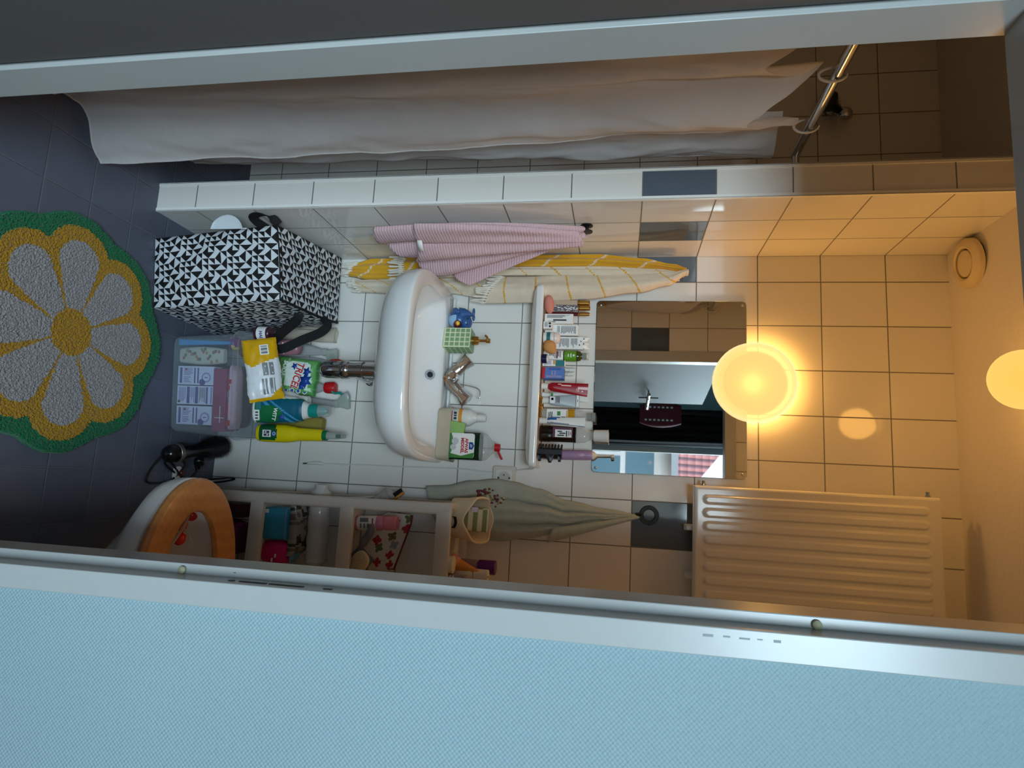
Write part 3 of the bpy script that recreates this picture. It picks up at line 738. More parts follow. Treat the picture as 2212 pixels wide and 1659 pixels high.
b = MB(); b.grid(fw, 30, 220, band(10.5, .3, .8, .045)); obj('middle_layer', b, [cre, yel], hm, solid=.003, angle=180)
fy2 = sheet([(.70, -.085), (1.40, -.086), (1.55, -.070), (1.66, -.048), (1.70, -.034)], [(.70, -.004), (1.1, -.028), (1.4, -.032), (1.6, -.024), (1.70, -.012)], -.040, .022, 40, 1, .4)
b = MB(); b.grid(fy2, 30, 160, band(6.0, .45, -.45, .06)); obj('yellow_fold', b, [yel, cre], hm, solid=.003, angle=180)
fs = sheet([(.75, -.032), (1.1, -.036), (1.4, -.036), (1.6, -.026), (1.69, -.014)], [(.75, .004), (1.1, -.006), (1.4, -.004), (1.6, .0), (1.69, .0)], -.062, .010, 30, 1, .2, .002)
b = MB(); b.grid(fs, 16, 140, band(8, .2, .3, .05)); obj('rolled_edge', b, [cre, yel], hm, solid=.003, angle=180)
ff = sheet([(1.075, -.002), (1.3, -.006), (1.5, -.010), (1.64, -.012), (1.705, -.022)], [(1.01, .094), (1.2, .092), (1.36, .080), (1.54, .056), (1.64, .032), (1.70, -.004)], -.060, .024, 40, 1, 1.9, .004, 7)
b = MB(); b.grid(ff, 34, 170, band(6.0, .12, .55, .045)); obj('front_layer', b, [cre, yel], hm, solid=.003, angle=180)
b = MB()
ring_ = [(-.004 + .022 * cos(rad(a)) + .0, -.033 + .03 * sin(rad(a)) * .6, 1.69 + .012 * sin(rad(a))) for a in range(0, 360, 20)]
def fringe(name, f, n, ln, ws=(0.02, .98)):
    b = MB()
    for i in range(n):
        w = lerp(ws[0], ws[1], i / (n - 1)); p = Vector(f(w, 1.0)); q = Vector(f(w, .99)); l_ = ln * random.uniform(.75, 1.2); dx = random.uniform(-.008, .008); dy = random.uniform(-.008, .004)
        dirn = (p - q).normalized()
        pts = [p - dirn * .004, p + Vector((0, -.003, -l_ * .18)), p + Vector((dx * .5, dy * .6, -l_ * .5)), p + Vector((dx, dy, -l_))]
        b.tube(spline(pts, 4), [.0028] * 3 + [.0048] * 3 + [.0034] * 4 + [.0038] * 2 + [.0018], 6)
    obj('fringe', b, cre2, hm)
fringe('a', ff, 13, .052); fringe('b', fy2, 12, .055); fringe('c', fy, 11, .055); fringe('d', fw, 8, .03)
# green towel on a ring hook
rh = thing('ring_hook', 'black ring shaped wall hook under the radiator', 'hook', (.795, 0, 1.595))
b = MB().at((0, -.0006, 0), (90, 0, 0)); b.lathe([(.019, 0), (.032, 0), (.032, .004), (.031, .006), (.020, .006), (.018, .003)], 32, caps=(False, False)); b.at(); b.tube(spline([(0, -.004, -.028), (0, -.012, -.034), (0, -.026, -.040), (0, -.034, -.030)], 5), .0055, 10); obj('ring', b, mt('black_rubber', (14, 14, 15), .5), rh)
gt = thing('green_towel', 'pale green towel with embroidered figures hanging from the ring hook', 'towel', (.80, -.03, 1.57))
gm = terry('green_terry', (184, 189, 172), 380, .003)
gl = [(.84, .742), (.905, .738), (1.0, .716), (1.09, .706), (1.14, .712), (1.23, .731), (1.33, .765), (1.46, .785), (1.565, .797)]
grr = [(.90, .900), (1.0, .908), (1.1, .908), (1.2, .892), (1.3, .868), (1.45, .828), (1.565, .803)]
def gf(w, t):
    z = lerp(1.565, lerp(.84, .90, w), t); x = lerp(curve(gl, z), curve(grr, z), w)
    k = min(1, t * 2.2)
    y = -.020 - (.012 + .02 * k) * sin(pi * w) ** .6 - .020 * k * (abs(sin(w * 7.6 + .5 + .5 * t)) ** .55 - .5) - .004 * sin(w * 31) * k - .003 * nz(w * 8, z * 14)
    return (x - .80, min(y, -.005) + .03, z - 1.57)
b = MB(); b.grid(gf, 80, 90); obj('main_fold', b, gm, gt, solid=.005, angle=180)
def gf2(w, t):
    z = lerp(1.56, lerp(1.285, 1.27, w), t); x = lerp(lerp(.80, .852, t), lerp(.804, .900, t), w)
    y = -.034 - .018 * sin(pi * w) ** .6 - .01 * t
    return (x - .80, y + .03, z - 1.57)
b = MB(); b.grid(gf2, 20, 40); obj('side_fold', b, gm, gt, solid=.005, angle=180)
emb = [mt('embroidery_plum', (112, 48, 66), .9), mt('embroidery_olive', (120, 112, 60), .9), mt('embroidery_brown', (120, 78, 44), .9), mt('embroidery_cream', (206, 196, 170), .9)]
b = MB()
for i in range(60):
    cl_ = i % 3; w = [.20, .30, .40][cl_] + random.uniform(-.045, .045); z_t = [.715, .665, .69][cl_] + random.uniform(-.04, .04)
    p = Vector(gf(w, z_t)) + Vector((0, -.0035, 0)); r = random.uniform(.003, .006)
    b.sph(tuple(p), r, .0022, r, 8, mi=[0, 3, 1, 2][(i * 7 + cl_) % 4] if cl_ else random.choice([0, 0, 2]))
obj('embroidery', b, emb, gt)
# ================================================================== PATTERNED BAG
bg_ = thing('patterned_bag', 'black and white geometric print storage bag standing beside the partition', 'bag', (.10, -.24, 0))
bw = [mt('black_print_cloth', (14, 14, 16), .7, bump=.0004, bscale=600), mt('white_print_cloth', (214, 218, 222), .7, bump=.0004, bscale=600)]
CODE = {'A': ['LL', 'UL', 'LL', 'LR'], 'B': ['LL', 'LL', 'LL', 'UL'], 'C': ['LR', 'LL', 'LL', 'LL'], 'D': ['UL', 'LL', 'LR', 'LL']}
def cellcode(iu, iv): return CODE['ABCD'[iv % 4]][iu % 4]
def printed(b, f, nu, nv, ou=0, ov=0):
    K = 2
    for iv in range(nv):
        for iu in range(nu):
            c = cellcode(iu + ou, iv + ov); P = {}
            def q(a, d):
                return f((iu + a) / nu, (iv + d) / nv)
            # corners in (u right, v up): white half first
            BL, BR, TL, TR = q(0, 0), q(1, 0), q(0, 1), q(1, 1)
            if c == 'LL': w_, k_ = (BR, TR, BL), (TL, BL, TR)
            elif c == 'UL': w_, k_ = (BL, BR, TL), (TR, TL, BR)
            else: w_, k_ = (TR, TL, BR), (BL, BR, TL)
            b.add(w_, [(0, 1, 2)], 1); b.add(k_, [(0, 1, 2)], 0)
FBL, FBR, BBL, BBR = Vector((-.002, -.448, .003)), Vector((.218, -.412, .003)), Vector((-.03, -.05, .003)), Vector((.232, -.06, .003))
FTL, FTR, BTL, BTR = Vector((-.048, -.432, .415)), Vector((.190, -.418, .445)), Vector((-.080, -.048, .452)), Vector((.168, -.048, .460))
Ob = Vector((.10, -.24, 0))
def quad(a, b_, c, d, n_, bul, wr=.004, low=0):
    def f(u, v):
        p = a.lerp(b_, u).lerp(c.lerp(d, u), v)
        w_ = sin(pi * u) ** .6 * sin(pi * v) ** .6
        p = p + n_ * (bul * w_ + wr * w_ ** .5 * nz(p.x * 14, p.y * 14, p.z * 14) + low * w_ * math.exp(-v * 5) * nz(p.x * 30, p.z * 25, 3))
        return tuple(p - Ob)
    return f
b = MB()
printed(b, quad(FBL, FBR, FTL, FTR, Vector((-.15, -1, 0)), .022, .010, .030), 12, 21)
printed(b, quad(FTL, FTR, BTL, BTR, Vector((0, 0, 1)), .006, .006), 12, 21, 0, 21)
printed(b, quad(FBR, BBR, FTR, BTR, Vector((1, -.05, 0)), .012, .010, .015), 20, 21, 12, 0)
printed(b, quad(BBL, FBL, BTL, FTL, Vector((-1, 0, 0)), .004, .004), 20, 21, 4, 0)
o = obj('body', b, bw, bg_, smooth=False)
import bmesh as _bm
m_ = _bm.new(); m_.from_mesh(o.data); _bm.ops.remove_doubles(m_, verts=m_.verts, dist=.0004); _bm.ops.recalc_face_normals(m_, faces=m_.faces)
for f_ in m_.faces: f_.smooth = True
m_.to_mesh(o.data); m_.free()
b = MB()
def ribbon(b, pts, wdir, w, th=.0018, mi=0):
    P = [Vector(p) for p in pts]; rings = []
    for i, p in enumerate(P):
        d = (P[min(i + 1, len(P) - 1)] - P[max(i - 1, 0)]).normalized(); wd = Vector(wdir); wd = (wd - d * wd.dot(d)).normalized(); nn = d.cross(wd)
        rings.append([tuple(p + wd * a * w / 2 + nn * c * th / 2) for a, c in ((-1, -1), (1, -1), (1, 1), (-1, 1))])
    b.loft(rings, mi=mi); return b
ribbon(b, spline([(.205 - .1, -.31 + .24, .452), (.226 - .1, -.30 + .24, .44), (.248 - .1, -.24 + .24, .365), (.272 - .1, -.175 + .24, .288), (.286 - .1, -.150 + .24, .276), (.290 - .1, -.150 + .24, .315), (.258 - .1, -.150 + .24, .385), (.232 - .1, -.155 + .24, .452), (.205 - .1, -.16 + .24, .480), (.182 - .1, -.17 + .24, .462)], 6), (.35, .1, .6), .032)
obj('handle', b, black_cl, bg_)
b = MB(); b.tube(spline([tuple(v - Ob) for v in (FTR, FTR.lerp(BTR, .33) + Vector((.006, 0, .008)), FTR.lerp(BTR, .66) + Vector((.008, 0, .006)), BTR)], 6), .0045, 8); b.tube(spline([tuple(v - Ob) for v in (FTL, FTL.lerp(FTR, .5) + Vector((0, -.004, .006)), FTR)], 6), .0022, 6); obj('piping', b, black_cl, bg_)
b = MB(); ribbon(b, spline([(-.062 - .1, -.40 + .24, .40), (-.078 - .1, -.425 + .24, .385), (-.086 - .1, -.43 + .24, .345), (-.084 - .1, -.40 + .24, .31), (-.07 - .1, -.34 + .24, .33)], 6), (0, .6, .5), .03); obj('handle', b, black_cl, bg_)
b = MB(); b.grid(lambda u, v: (-.126 - .046 * sin(pi * min(1, v * 1.15)) ** .5 * u, -.218 - .004 * u, .205 + .125 * v), 8, 18); obj('side_tag', b, mt('white_felt', (214, 220, 224), .7), bg_, solid=.003)
# charger cable along the wall
cbl = thing('charger_cable', 'thin white charger cable hanging down the tiled wall beside the washbasin', 'cable', (.68, 0, .38))
P = [(.659, -.075, 1.218), (.664, -.04, 1.205), (.668, -.015, 1.17), (.680, -.006, 1.09), (.680, -.006, 1.02), (.676, -.006, .96), (.676, -.006, .85), (.679, -.006, .707), (.679, -.006, .60), (.682, -.006, .52), (.680, -.006, .47), (.683, -.006, .44)]
b = MB(); b.tube([tuple(Vector(p) - Vector((.68, 0, .38))) for p in spline(P, 6)], .0022, 6); obj('wire', b, white_pl, cbl)
b = MB(); b.tube([(.003, -.007, .06), (.002, -.008, .052), (.001, -.0085, .03), (.004, -.009, .0)], [.003, .0062, .0068, .0052], 12); b.tube([(.004, -.009, .0), (.0055, -.009, -.018)], .0028, 8, mi=1); obj('plug', b, [white_pl, steel], cbl)

# ================================================================== SMALL THINGS: helpers
def marks(rects, y, th=.0006):
    b = MB()
    for (x0, x1, z0, z1, mi_) in rects: b.box(x0, x1, y - th, y, z0, z1, mi_)
    return b
def dashes(x0, x1, z0, z1, n, mi_=0, vert=False, fill=.55):
    out = []
    for i in range(n):
        if vert:
            a = lerp(x0, x1, (i + .5) / n); w_ = (x1 - x0) / n * fill; k = random.uniform(.6, 1.0)
            out.append((a - w_ / 2, a + w_ / 2, z0, z0 + (z1 - z0) * k, mi_))
        else:
            a = lerp(z1, z0, (i + .5) / n); w_ = (z1 - z0) / n * fill; k = random.uniform(.6, 1.0)
            out.append((x0, x0 + (x1 - x0) * k, a - w_ / 2, a + w_ / 2, mi_))
    return out
PR = [ink, dark_ink, mt('teal_print', (40, 118, 124), .5), mt('blue_print', (48, 84, 160), .5), mt('red_print', (186, 34, 44), .5), mt('green_print', (60, 128, 50), .5), purple_ink, paper, mt('orange_print', (226, 150, 50), .5), mt('lilac_print', (150, 146, 186), .6)]
def carton(name, label, cat, x0, x1, z0, z1, y, d, mat_, prints=(), rot=0, group=None, tilt=0):
    w_ = x1 - x0; h = z1 - z0
    t_ = thing(name, label, cat, ((x0 + x1) / 2, y, z0), (tilt, 0, rot), group)
    obj('carton', MB().box(-w_ / 2, w_ / 2, -d / 2, d / 2, 0, h), mat_, t_, bevel=.0008)
    if prints:
        obj('print', marks([(a * w_ - w_ / 2, c * w_ - w_ / 2, e * h, f * h, m_) for a, c, e, f, m_ in prints], -d / 2), PR, t_)
    return t_
def wrapd(rects, w_, h): return [((a + w_ / 2) / w_, (c + w_ / 2) / w_, e / h, f / h, m_) for a, c, e, f, m_ in rects]
def tube_pack(name, label, cat, x, y, z, h, r, wtop, body, cap, caph, rot=(0, 0, 0), paint=None, mats=None):
    """squeeze tube standing on its cap, flattening to a crimp at the top"""
    t_ = thing(name, label, cat, (x, y, z), rot)
    b = MB(); b.lathe([(0, 0), (r * .8, 0), (r * .85, .002), (r * .78, caph), (0, caph)], 20); obj('cap', b, cap, t_)
    b = MB(); rings = []
    for k in range(13):
        v = k / 12; zz = caph + (h - caph) * v; rx = lerp(r, wtop / 2, v ** .8); ry_ = lerp(r, .0018, v ** .9)
        if k == 0: rx = ry_ = r * .55
        rings.append(ell(rx, ry_, zz, 24, lerp(2, 3.2, v)))
    b.loft(rings, paint=paint); obj('tube', b, mats or body, t_)
    return t_
def bottle(name, label, cat, x, y, z, prof, mat_, rot=(0, 0, 0), e=2.0, paint=None, n=28):
    """prof: (z, half width, half depth)"""
    t_ = thing(name, label, cat, (x, y, z), rot)
    b = MB(); b.loft([ell(max(a, 1e-4), max(c, 1e-4), zz, n, e) for zz, a, c in (dense(prof) if paint else prof)], paint=paint); obj('bottle', b, mat_, t_)
    return t_
def cyl(b, r0, r1, z0, z1, n=24, mi_=0, bev=.001, cx=0, cy=0):
    return b.lathe([(0, z0), (r0 - bev, z0), (r0, z0 + bev), (r1, z1 - bev), (r1 - bev, z1), (0, z1)], n, (cx, cy, 0), mi=mi_)
# ================================================================== ON THE CERAMIC SHELF
Z0 = 1.2305
peach = mt('tan_sponge', (206, 146, 84), .95, bump=.0008, bscale=500); pinks = mt('pink_sponge', (214, 136, 120), .95, bump=.0008, bscale=500)
s1 = thing('makeup_sponge', 'pink egg shaped makeup sponge at the end of the ceramic shelf', 'sponge', (.112, -.108, Z0 + .0165), (0, -6, 10))
b = MB(); b.sph((0, 0, 0), .032, .021, .0168, 24); obj('foam', b, pinks, s1)
s2 = thing('makeup_sponge', 'tan teardrop makeup sponge leaning near the middle of the shelf', 'sponge', (.258, -.108, Z0 + .0245), (0, 55, 0))
b = MB(); b.lathe([(0.0001, -.026)] + [(.0245 * sin(pi * k / 14) ** .75 * (1.05 - .35 * k / 14), -.026 + .056 * k / 14) for k in range(1, 14)] + [(0.0001, .030)], 24); obj('foam', b, peach, s2)
glass_c = clear('clear_glass', (236, 240, 238), .22, .05); glass_cream = clear('cream_liquid_glass', (228, 206, 180), .55, .06)
def goldtube(name, label, x, y, r, h, hb, mat_, sq=False, capr=1.0):
    t_ = thing(name, label, 'perfume', (x, y, Z0))
    b = MB()
    if sq: b.loft([rr(2 * r, 2 * r, .002, z) for z in (0, .001, hb)])
    else: cyl(b, r, r, 0, hb)
    obj('bottle', b, mat_, t_)
    b = MB(); cyl(b, r * .8 * capr, r * .8 * capr, hb, hb + .006); cyl(b, r * capr, r * capr, hb + .006, h); b.lathe([(r * capr * .8, h), (r * capr * .95, h + .001), (r * capr * .8, h + .002)], 20); obj('gold_cap', b, gold, t_)
    return t_
goldtube('perfume_bottle', 'square clear perfume bottle with a wide gold cap beside the towel', .0935, -.060, .0085, .148, .108, glass_cream, True, 1.1)
t = NT('leaf_pattern_paper'); vo = t.n('ShaderNodeTexVoronoi'); tc = t.n('ShaderNodeTexCoord'); mp = t.n('ShaderNodeMapping'); mp.inputs['Scale'].default_value = (1, 1, .6); t.link(tc.outputs['Object'], mp.inputs[0]); t.link(mp.outputs[0], vo.inputs[0]); vo.inputs['Scale'].default_value = 170
leafm = t.done(t.bsdf(t.mix(t.math('GREATER_THAN', vo.outputs['Distance'], .42), rgb((214, 214, 214)), rgb((92, 94, 100))), .5).outputs[0])
goldtube('perfume_tube', 'grey leaf patterned perfume tube with a slim gold cap', .1125, -.064, .0115, .150, .110, leafm, False, .75)
goldtube('perfume_vial', 'small maroon perfume vial with a gold cap behind the patterned tube', .1295, -.050, .0065, .148, .110, mt('maroon_glass', (92, 20, 40), .2), False, 1.0)
carton('medicine_carton', 'white medicine carton beside the patterned perfume tube, dark print along its side', 'carton', .1395, .1735, Z0, Z0 + .097, -.07, .036, paper, wrapd(dashes(-.013, -.002, .008, .09, 5, 0, True) + [(.003, .008, .03, .075, 1)] + dashes(.009, .014, .012, .05, 2, 1, True), .034, .097), -3)
carton('medicine_carton', 'small white carton in front of the taller printed carton', 'carton', .172, .196, Z0, Z0 + .030, -.098, .03, paper, wrapd([(-.009, -.002, .018, .026, 1), (.001, .008, .019, .026, 1)] + dashes(-.009, .009, .004, .015, 4), .024, .030), 2)
carton('medicine_carton', 'tall white carton with a large grey text block behind the small carton', 'carton', .172, .208, Z0, Z0 + .114, -.05, .034, paper, wrapd(dashes(-.014, .014, .055, .107, 12, 0) + dashes(-.014, .014, .042, .052, 3, 0), .036, .114), 2)
t_ = carton('sachet_box', 'white paper sachet box with crumpled open top behind the roll-on', 'carton', .2125, .2545, Z0, Z0 + .132, -.048, .03, paper, wrapd(dashes(-.016, .016, .05, .085, 9, 0) + dashes(-.016, .016, .09, .113, 6, 0) + [(.004, .009, .118, .122, 1), (-.008, -.004, .123, .126, 1)], .042, .132), 3)
b = MB(); b.grid(lambda u, v: (-.02 + .04 * u, -.013 + .02 * v + .004 * sin(u * 9), .131 + .020 * sin(pi * v) + .006 * sin(u * 14 + v * 3)), 14, 8); obj('open_flap', b, paper, t_, solid=.0006)
t_ = thing('roll_on', 'white roll-on deodorant with teal label behind the tan sponge', 'deodorant', (.224, -.088, Z0))
b = MB(); b.lathe([(0, 0), (.019, 0), (.0205, .003), (.0205, .033), (.0195, .036), (.0, .037)], 28, paint=lambda x, y, z: 1 if .012 < z < .026 and y < 0 else 0); obj('body', b, [white_pl, mt('teal_label', (30, 104, 108), .4)], t_)
b = MB(); b.lathe([(.0195, .037), (.0195, .044), (.017, .052), (.010, .0565), (0, .058)], 28); obj('cap', b, mt('pale_pink_cap', (232, 216, 208), .35), t_)
dkgl = mt('dark_green_glass', (58, 66, 22), .12); 
t_ = bottle('serum_bottle', 'green labelled serum bottle with clear cap on the shelf', 'bottle', .278, -.055, Z0, [(0, .017, .017), (.003, .0185, .0185), (.115, .0185, .0185), (.124, .016, .016), (.128, .0105, .0105), (.132, .010, .010)], [dkgl, mt('leaf_green_label', (92, 150, 28), .45), paper], paint=lambda x, y, z: 1 if .070 < z < .113 else (2 if z < .066 else 0))
b = MB(); cyl(b, .0115, .0115, .130, .145); cyl(b, .0125, .0125, .145, .153, mi_=1); obj('cap', b, [clear('smoke_cap', (170, 176, 172), .5), off_pl], t_)
obj('print', marks(dashes(-.012, .012, .02, .06, 7, 0) + [(-.0125, .0125, .045, .049, 4), (-.004, .006, .083, .086, 7), (-.006, .008, .092, .095, 7), (-.002, .004, .100, .106, 7)], -.0186), PR, t_)
t_ = thing('cream_jar', 'navy cream jar in front of the blue carton on the shelf', 'jar', (.300, -.112, Z0))
b = MB(); cyl(b, .0155, .0155, 0, .017); obj('lid', b, mt('navy_plastic', (14, 18, 62), .3), t_)
b = MB(); cyl(b, .0135, .0135, .017, .023); obj('jar', b, white_pl, t_)
carton('plaster_carton', 'teal and white carton behind the navy jar', 'carton', .2995, .3195, Z0, Z0 + .076, -.076, .022, paper, wrapd([(-.010, .010, .044, .074, 2), (-.010, .004, .036, .043, 8)] + dashes(-.008, .008, .006, .03, 5, 9), .02, .076))
for k, (x, h) in enumerate(((.322, .108), (.337, .102))):
    t_ = thing('pill_tube', ['slim white tube standing behind the teal carton', 'slim cream tube standing behind the blue carton'][k], 'tube', (x, -.035, Z0))
    b = MB(); cyl(b, .006, .006, 0, h * .8); obj('tube', b, [white_pl, off_pl][k], t_)
    b = MB(); cyl(b, .0068, .0068, h * .8, h); obj('cap', b, white_pl, t_)
carton('tampon_carton', 'blue carton with a pink base on the shelf', 'carton', .3245, .3625, Z0, Z0 + .074, -.066, .036, mt('cornflower_card', (88, 122, 190), .5), [(0, 1, 0, .13, 4), (.1, .2, .3, .85, 3), (.3, .9, .55, .62, 9), (.3, .8, .42, .48, 9), (.75, .9, .2, .9, 9)], -4)
pinkbase = mt('pink_card', (216, 104, 116), .5)
tr1 = tube_pack('toothpaste_tube', 'dark red toothpaste tube standing on its white cap', 'toothpaste', .387, -.082, Z0, .155, .013, .044, None, white_pl, .022, (0, 4, 4), mats=[mt('crimson_tube', (150, 14, 30), .25), white_pl, mt('white_swoosh', (230, 190, 190), .3)], paint=lambda x, y, z: 2 if (abs(x + .010 - .09 * (z - .05) ** 1.2) < .0018 and y < 0 and z > .05) else 0)
obj('print', marks([(.004, .008, .135, .140, 7), (.006, .007, .118, .128, 7), (-.002, .004, .118, .120, 7), (.0, .005, .124, .126, 7)], -.004), PR, tr1)
t_ = tube_pack('toothpaste_tube', 'white toothpaste tube leaning behind the dark red one', 'toothpaste', .412, -.052, Z0, .155, .0105, .030, white_pl, white_pl, .022, (0, 3, 0)); obj('print', marks([(-.006, .006, .030, .038, 5)], -.0108), PR, t_)
t_ = tube_pack('cream_tube', 'translucent grey cream tube with flat top standing on its cap', 'tube', .434, -.066, Z0, .128, .014, .044, mt('grey_blue_tube', (170, 182, 186), .3), white_pl, .024)
obj('print', marks([(-.012, .010, .030, .046, 7), (-.008, .0, .034, .042, 1)] + dashes(-.012, .012, .05, .064, 4, 0) + [(-.02, .02, .118, .126, 7), (-.004, .004, .121, .123, 1)], -.0142), PR, t_)
t_ = thing('hair_clip', 'gold chain hair clip lying at the shelf edge', 'hair clip', (.462, -.116, Z0))
b = MB(); b.tube([(.032 * cos(a), .012 * sin(a), .004 + .003 * sin(5 * a)) for a in [2 * pi * k / 40 for k in range(40)]], .0034, 8, cyc=True)
for k in range(9): b.sph((-.028 + .007 * k, -.010, .0065), .0042, n=8)
obj('chain', b, gold, t_)
liq = mt('amber_liquid', (206, 150, 20), .2); 
t_ = bottle('mouthwash_bottle', 'clear mouthwash bottle with amber liquid and white label', 'bottle', .484, -.052, Z0, [(0, .022, .016), (.003, .0245, .018), (.112, .0245, .018), (.14, .021, .016), (.152, .012, .012), (.156, .012, .012)], [glass_c, clear('amber_glass', (206, 150, 20), .75), clear('milky_glass', (190, 190, 180), .6)], e=2.8, paint=lambda x, y, z: 1 if .092 < z < .112 else (2 if z < .092 else 0))
b = MB(); cyl(b, .0135, .0135, .154, .168); b.lathe([(.0135, .168), (.0155, .170), (.0155, .182), (.0148, .182)], 24); obj('cap', b, clear('smoke_cap', (170, 176, 172), .5), t_)
lb = MB(); lb.box(-.021, .018, -.0190, -.0182, .02, .09, 7); obj('label', lb, PR, t_); obj('print', marks([(-.014, .0, .055, .066, 5), (-.012, .012, .036, .039, 1), (-.012, .004, .03, .033, 1), (-.01, .012, .025, .028, 0), (.003, .014, .070, .083, 0), (-.018, .014, .0855, .089, 8)], -.0190), PR, t_)
t_ = tube_pack('toothpaste_tube', 'white and blue toothpaste tube in front of the clear mouthwash bottle', 'toothpaste', .505, -.092, Z0, .150, .0125, .034, None, white_pl, .026, (0, 1, 0), mats=[white_pl, mt('blue_swoosh', (40, 100, 178), .3), mt('grey_swoosh', (120, 124, 138), .3)], paint=lambda x, y, z: 1 if (x < -.003 and .026 < z < .064 - (x + .012) * 1.5) else (2 if x > .004 and abs(x - .008 - .05 * (z - .06)) < .0025 else 0))
brown = mt('dark_brown_liquid', (30, 17, 12), .12)
t_ = bottle('mouthwash_bottle', 'dark brown mouthwash bottle with a white cup on top', 'bottle', .5455, -.060, Z0, [(0, .026, .019), (.003, .0275, .020), (.032, .0275, .020), (.036, .0262, .019), (.112, .0262, .019), (.116, .0272, .020), (.120, .0272, .020), (.150, .0245, .018), (.164, .016, .014), (.168, .0145, .0145), (.178, .0145, .0145)], [brown, glass_c], e=2.8, paint=lambda x, y, z: 1 if z > .119 else 0)
b = MB(); b.lathe([(0, .178), (.018, .178), (.019, .181), (.0205, .224), (.0215, .226), (.020, .2265), (.018, .224), (.0, .222)], 28); obj('cup_cap', b, white_pl, t_)
b = MB(); b.lathe([(.0262, .06 * 0), (.0262, 0)], 4) if 0 else None
lb = MB(); lb.box(-.022, .012, -.0212, -.0196, .044, .110, 6); lb.box(-.014, .011, -.0220, -.0210, .052, .106, 7); obj('label', lb, [*PR[:6], mt('plum_label', (92, 34, 66), .4), *PR[7:]], t_)
obj('print', marks([(-.004, .0, .066, .086, 1), (-.010, -.006, .060, .075, 1), (.003, .007, .06, .082, 1), (-.010, .009, .088, .092, 1), (-.010, .006, .096, .099, 0), (-.008, .004, .102, .104, 4)], -.0221), PR, t_)
cc = thing('claw_clip', 'black claw hair clip standing at the shelf end', 'hair clip', (.612, -.100, Z0))
b = MB()
for s in (-1, 1):
    b.grid(lambda u, v: (-.004 + s * (.002 + .012 * sin(pi * v)), .014 * (v - .5) * s, .006 + .072 * u) if 0 else (s * (.004 + .013 * sin(pi * v * .8)), -.012 + .020 * v, .004 + .076 * u), 10, 8)
    for k in range(8):
        z = .006 + .0102 * k
        b.tube(spline([(-.010, -.014 + .004 * s, z), (-.020, -.016 + .006 * s, z + .001), (-.029, -.010 + .008 * s, z + .002)], 3), [.0036, .0034, .0033, .0032, .003, .0026, .0016], 8)
b.box(-.012, .004, -.022, -.004, .002, .080)
obj('jaw', b, black_pl, cc, angle=60)
b = MB()
for z0_, z1_, dx in ((.0, .016, .030), (.028, .056, .038), (.066, .080, .032)):
    b.loft([rr(.010, .016, .004, z0_, 3, .004, -.013), rr(.030 if dx > .035 else .022, .014, .004, (z0_ + z1_) / 2 - .004, 3, .016, -.013), rr(.030 if dx > .035 else .022, .014, .004, (z0_ + z1_) / 2 + .004, 3, .016, -.013), rr(.010, .016, .004, z1_, 3, .004, -.013)])
obj('lever', b, black_pl, cc)
eb = thing('electric_toothbrush', 'lavender electric toothbrush standing behind the black claw clip', 'toothbrush', (.615, -.055, Z0), (0, -1.5, 0))
lav = mt('lavender_plastic', (166, 134, 168), .4)
b = MB(); b.lathe([(0, 0), (.0155, 0), (.0165, .004), (.0165, .16), (.0158, .172), (.014, .176), (0, .177)], 28); obj('handle', b, lav, eb)
b = MB(); b.lathe([(.0145, .174), (.0135, .180), (.0085, .186), (.0042, .190), (.0034, .232), (.004, .240), (.0045, .246), (0, .247)], 20); obj('neck', b, off_pl, eb)
b = MB(); b.at((0, -.002, .241), (90, 0, 90)); cyl(b, .0062, .0062, -.002, .006); cyl(b, .0052, .0052, .006, .014, mi_=1); obj('brush_head', b, [off_pl, mt('grey_bristles', (120, 124, 120), .9, bump=.001, bscale=900)], eb)
b = MB(); b.sph((.0, -.0158, .140), .006, .002, .012, 12); obj('button', b, mt('lavender_button', (190, 164, 186), .4), eb)
# ================================================================== ON THE WASHBASIN
ZS = .8905
wh = thing('whale_toy', 'blue whale bath toy with a small ball in its mouth beside the soap pump', 'bath toy', (.160, -.078, ZS))
wbl = [mt('whale_blue', (52, 92, 148), .3), mt('whale_belly', (150, 186, 220), .3)]
b = MB(); b.sph((0, 0, .036), .036, .032, .036, 24, paint=lambda x, y, z: 1 if (z < .034 + .35 * x * -1 * -1 and y < -.004 and x > -.010) or z < .014 else 0)
b.loft([[(cx + r * .9 * cos(2 * pi * j / 18) * (1 if 1 else 1), -.006 + r * .95 * sin(2 * pi * j / 18), cz + .35 * r * cos(2 * pi * j / 18)) for j in range(18)] for cx, cz, r in ((-.018, .048, .026), (-.022, .066, .018), (-.020, .078, .011), (-.016, .086, .007))])
b.sph((.012, -.004, .066), .026, .026, .020, 20); obj('body', b, wbl, wh, angle=80)
b = MB(); b.sph((-.026, -.004, .090), .015, .006, .005, 12); b.sph((-.006, -.004, .091), .012, .006, .005, 12); obj('tail_fluke', b, wbl[0], wh)
b = MB().at((-.024, -.032, .034), (20, 30, 0)); b.sph((0, 0, 0), .009, .005, .016, 12); obj('flipper', b, wbl[0], wh)
b = MB(); b.sph((.024, -.026, .040), .016, .012, .014, 16); obj('mouth', b, mt('mouth_maroon', (70, 16, 20), .4), wh)
b = MB(); b.sph((.022, -.036, .043), .0085, n=14, paint=lambda x, y, z: 0 if z > .042 else 1); obj('ball', b, [mt('ball_yellow', (236, 204, 60), .3), mt('ball_red', (216, 70, 30), .3)], wh)
b = MB(); b.sph((.022, -.024, .074), .003, n=10); b.sph((.004, -.029, .076), .0028, n=10); obj('eye', b, black_pl, wh)
sp = thing('soap_dispenser', 'square pale green grid soap dispenser with a gold pump on the washbasin', 'soap dispenser', (.238, -.092, ZS), (0, 0, -8))
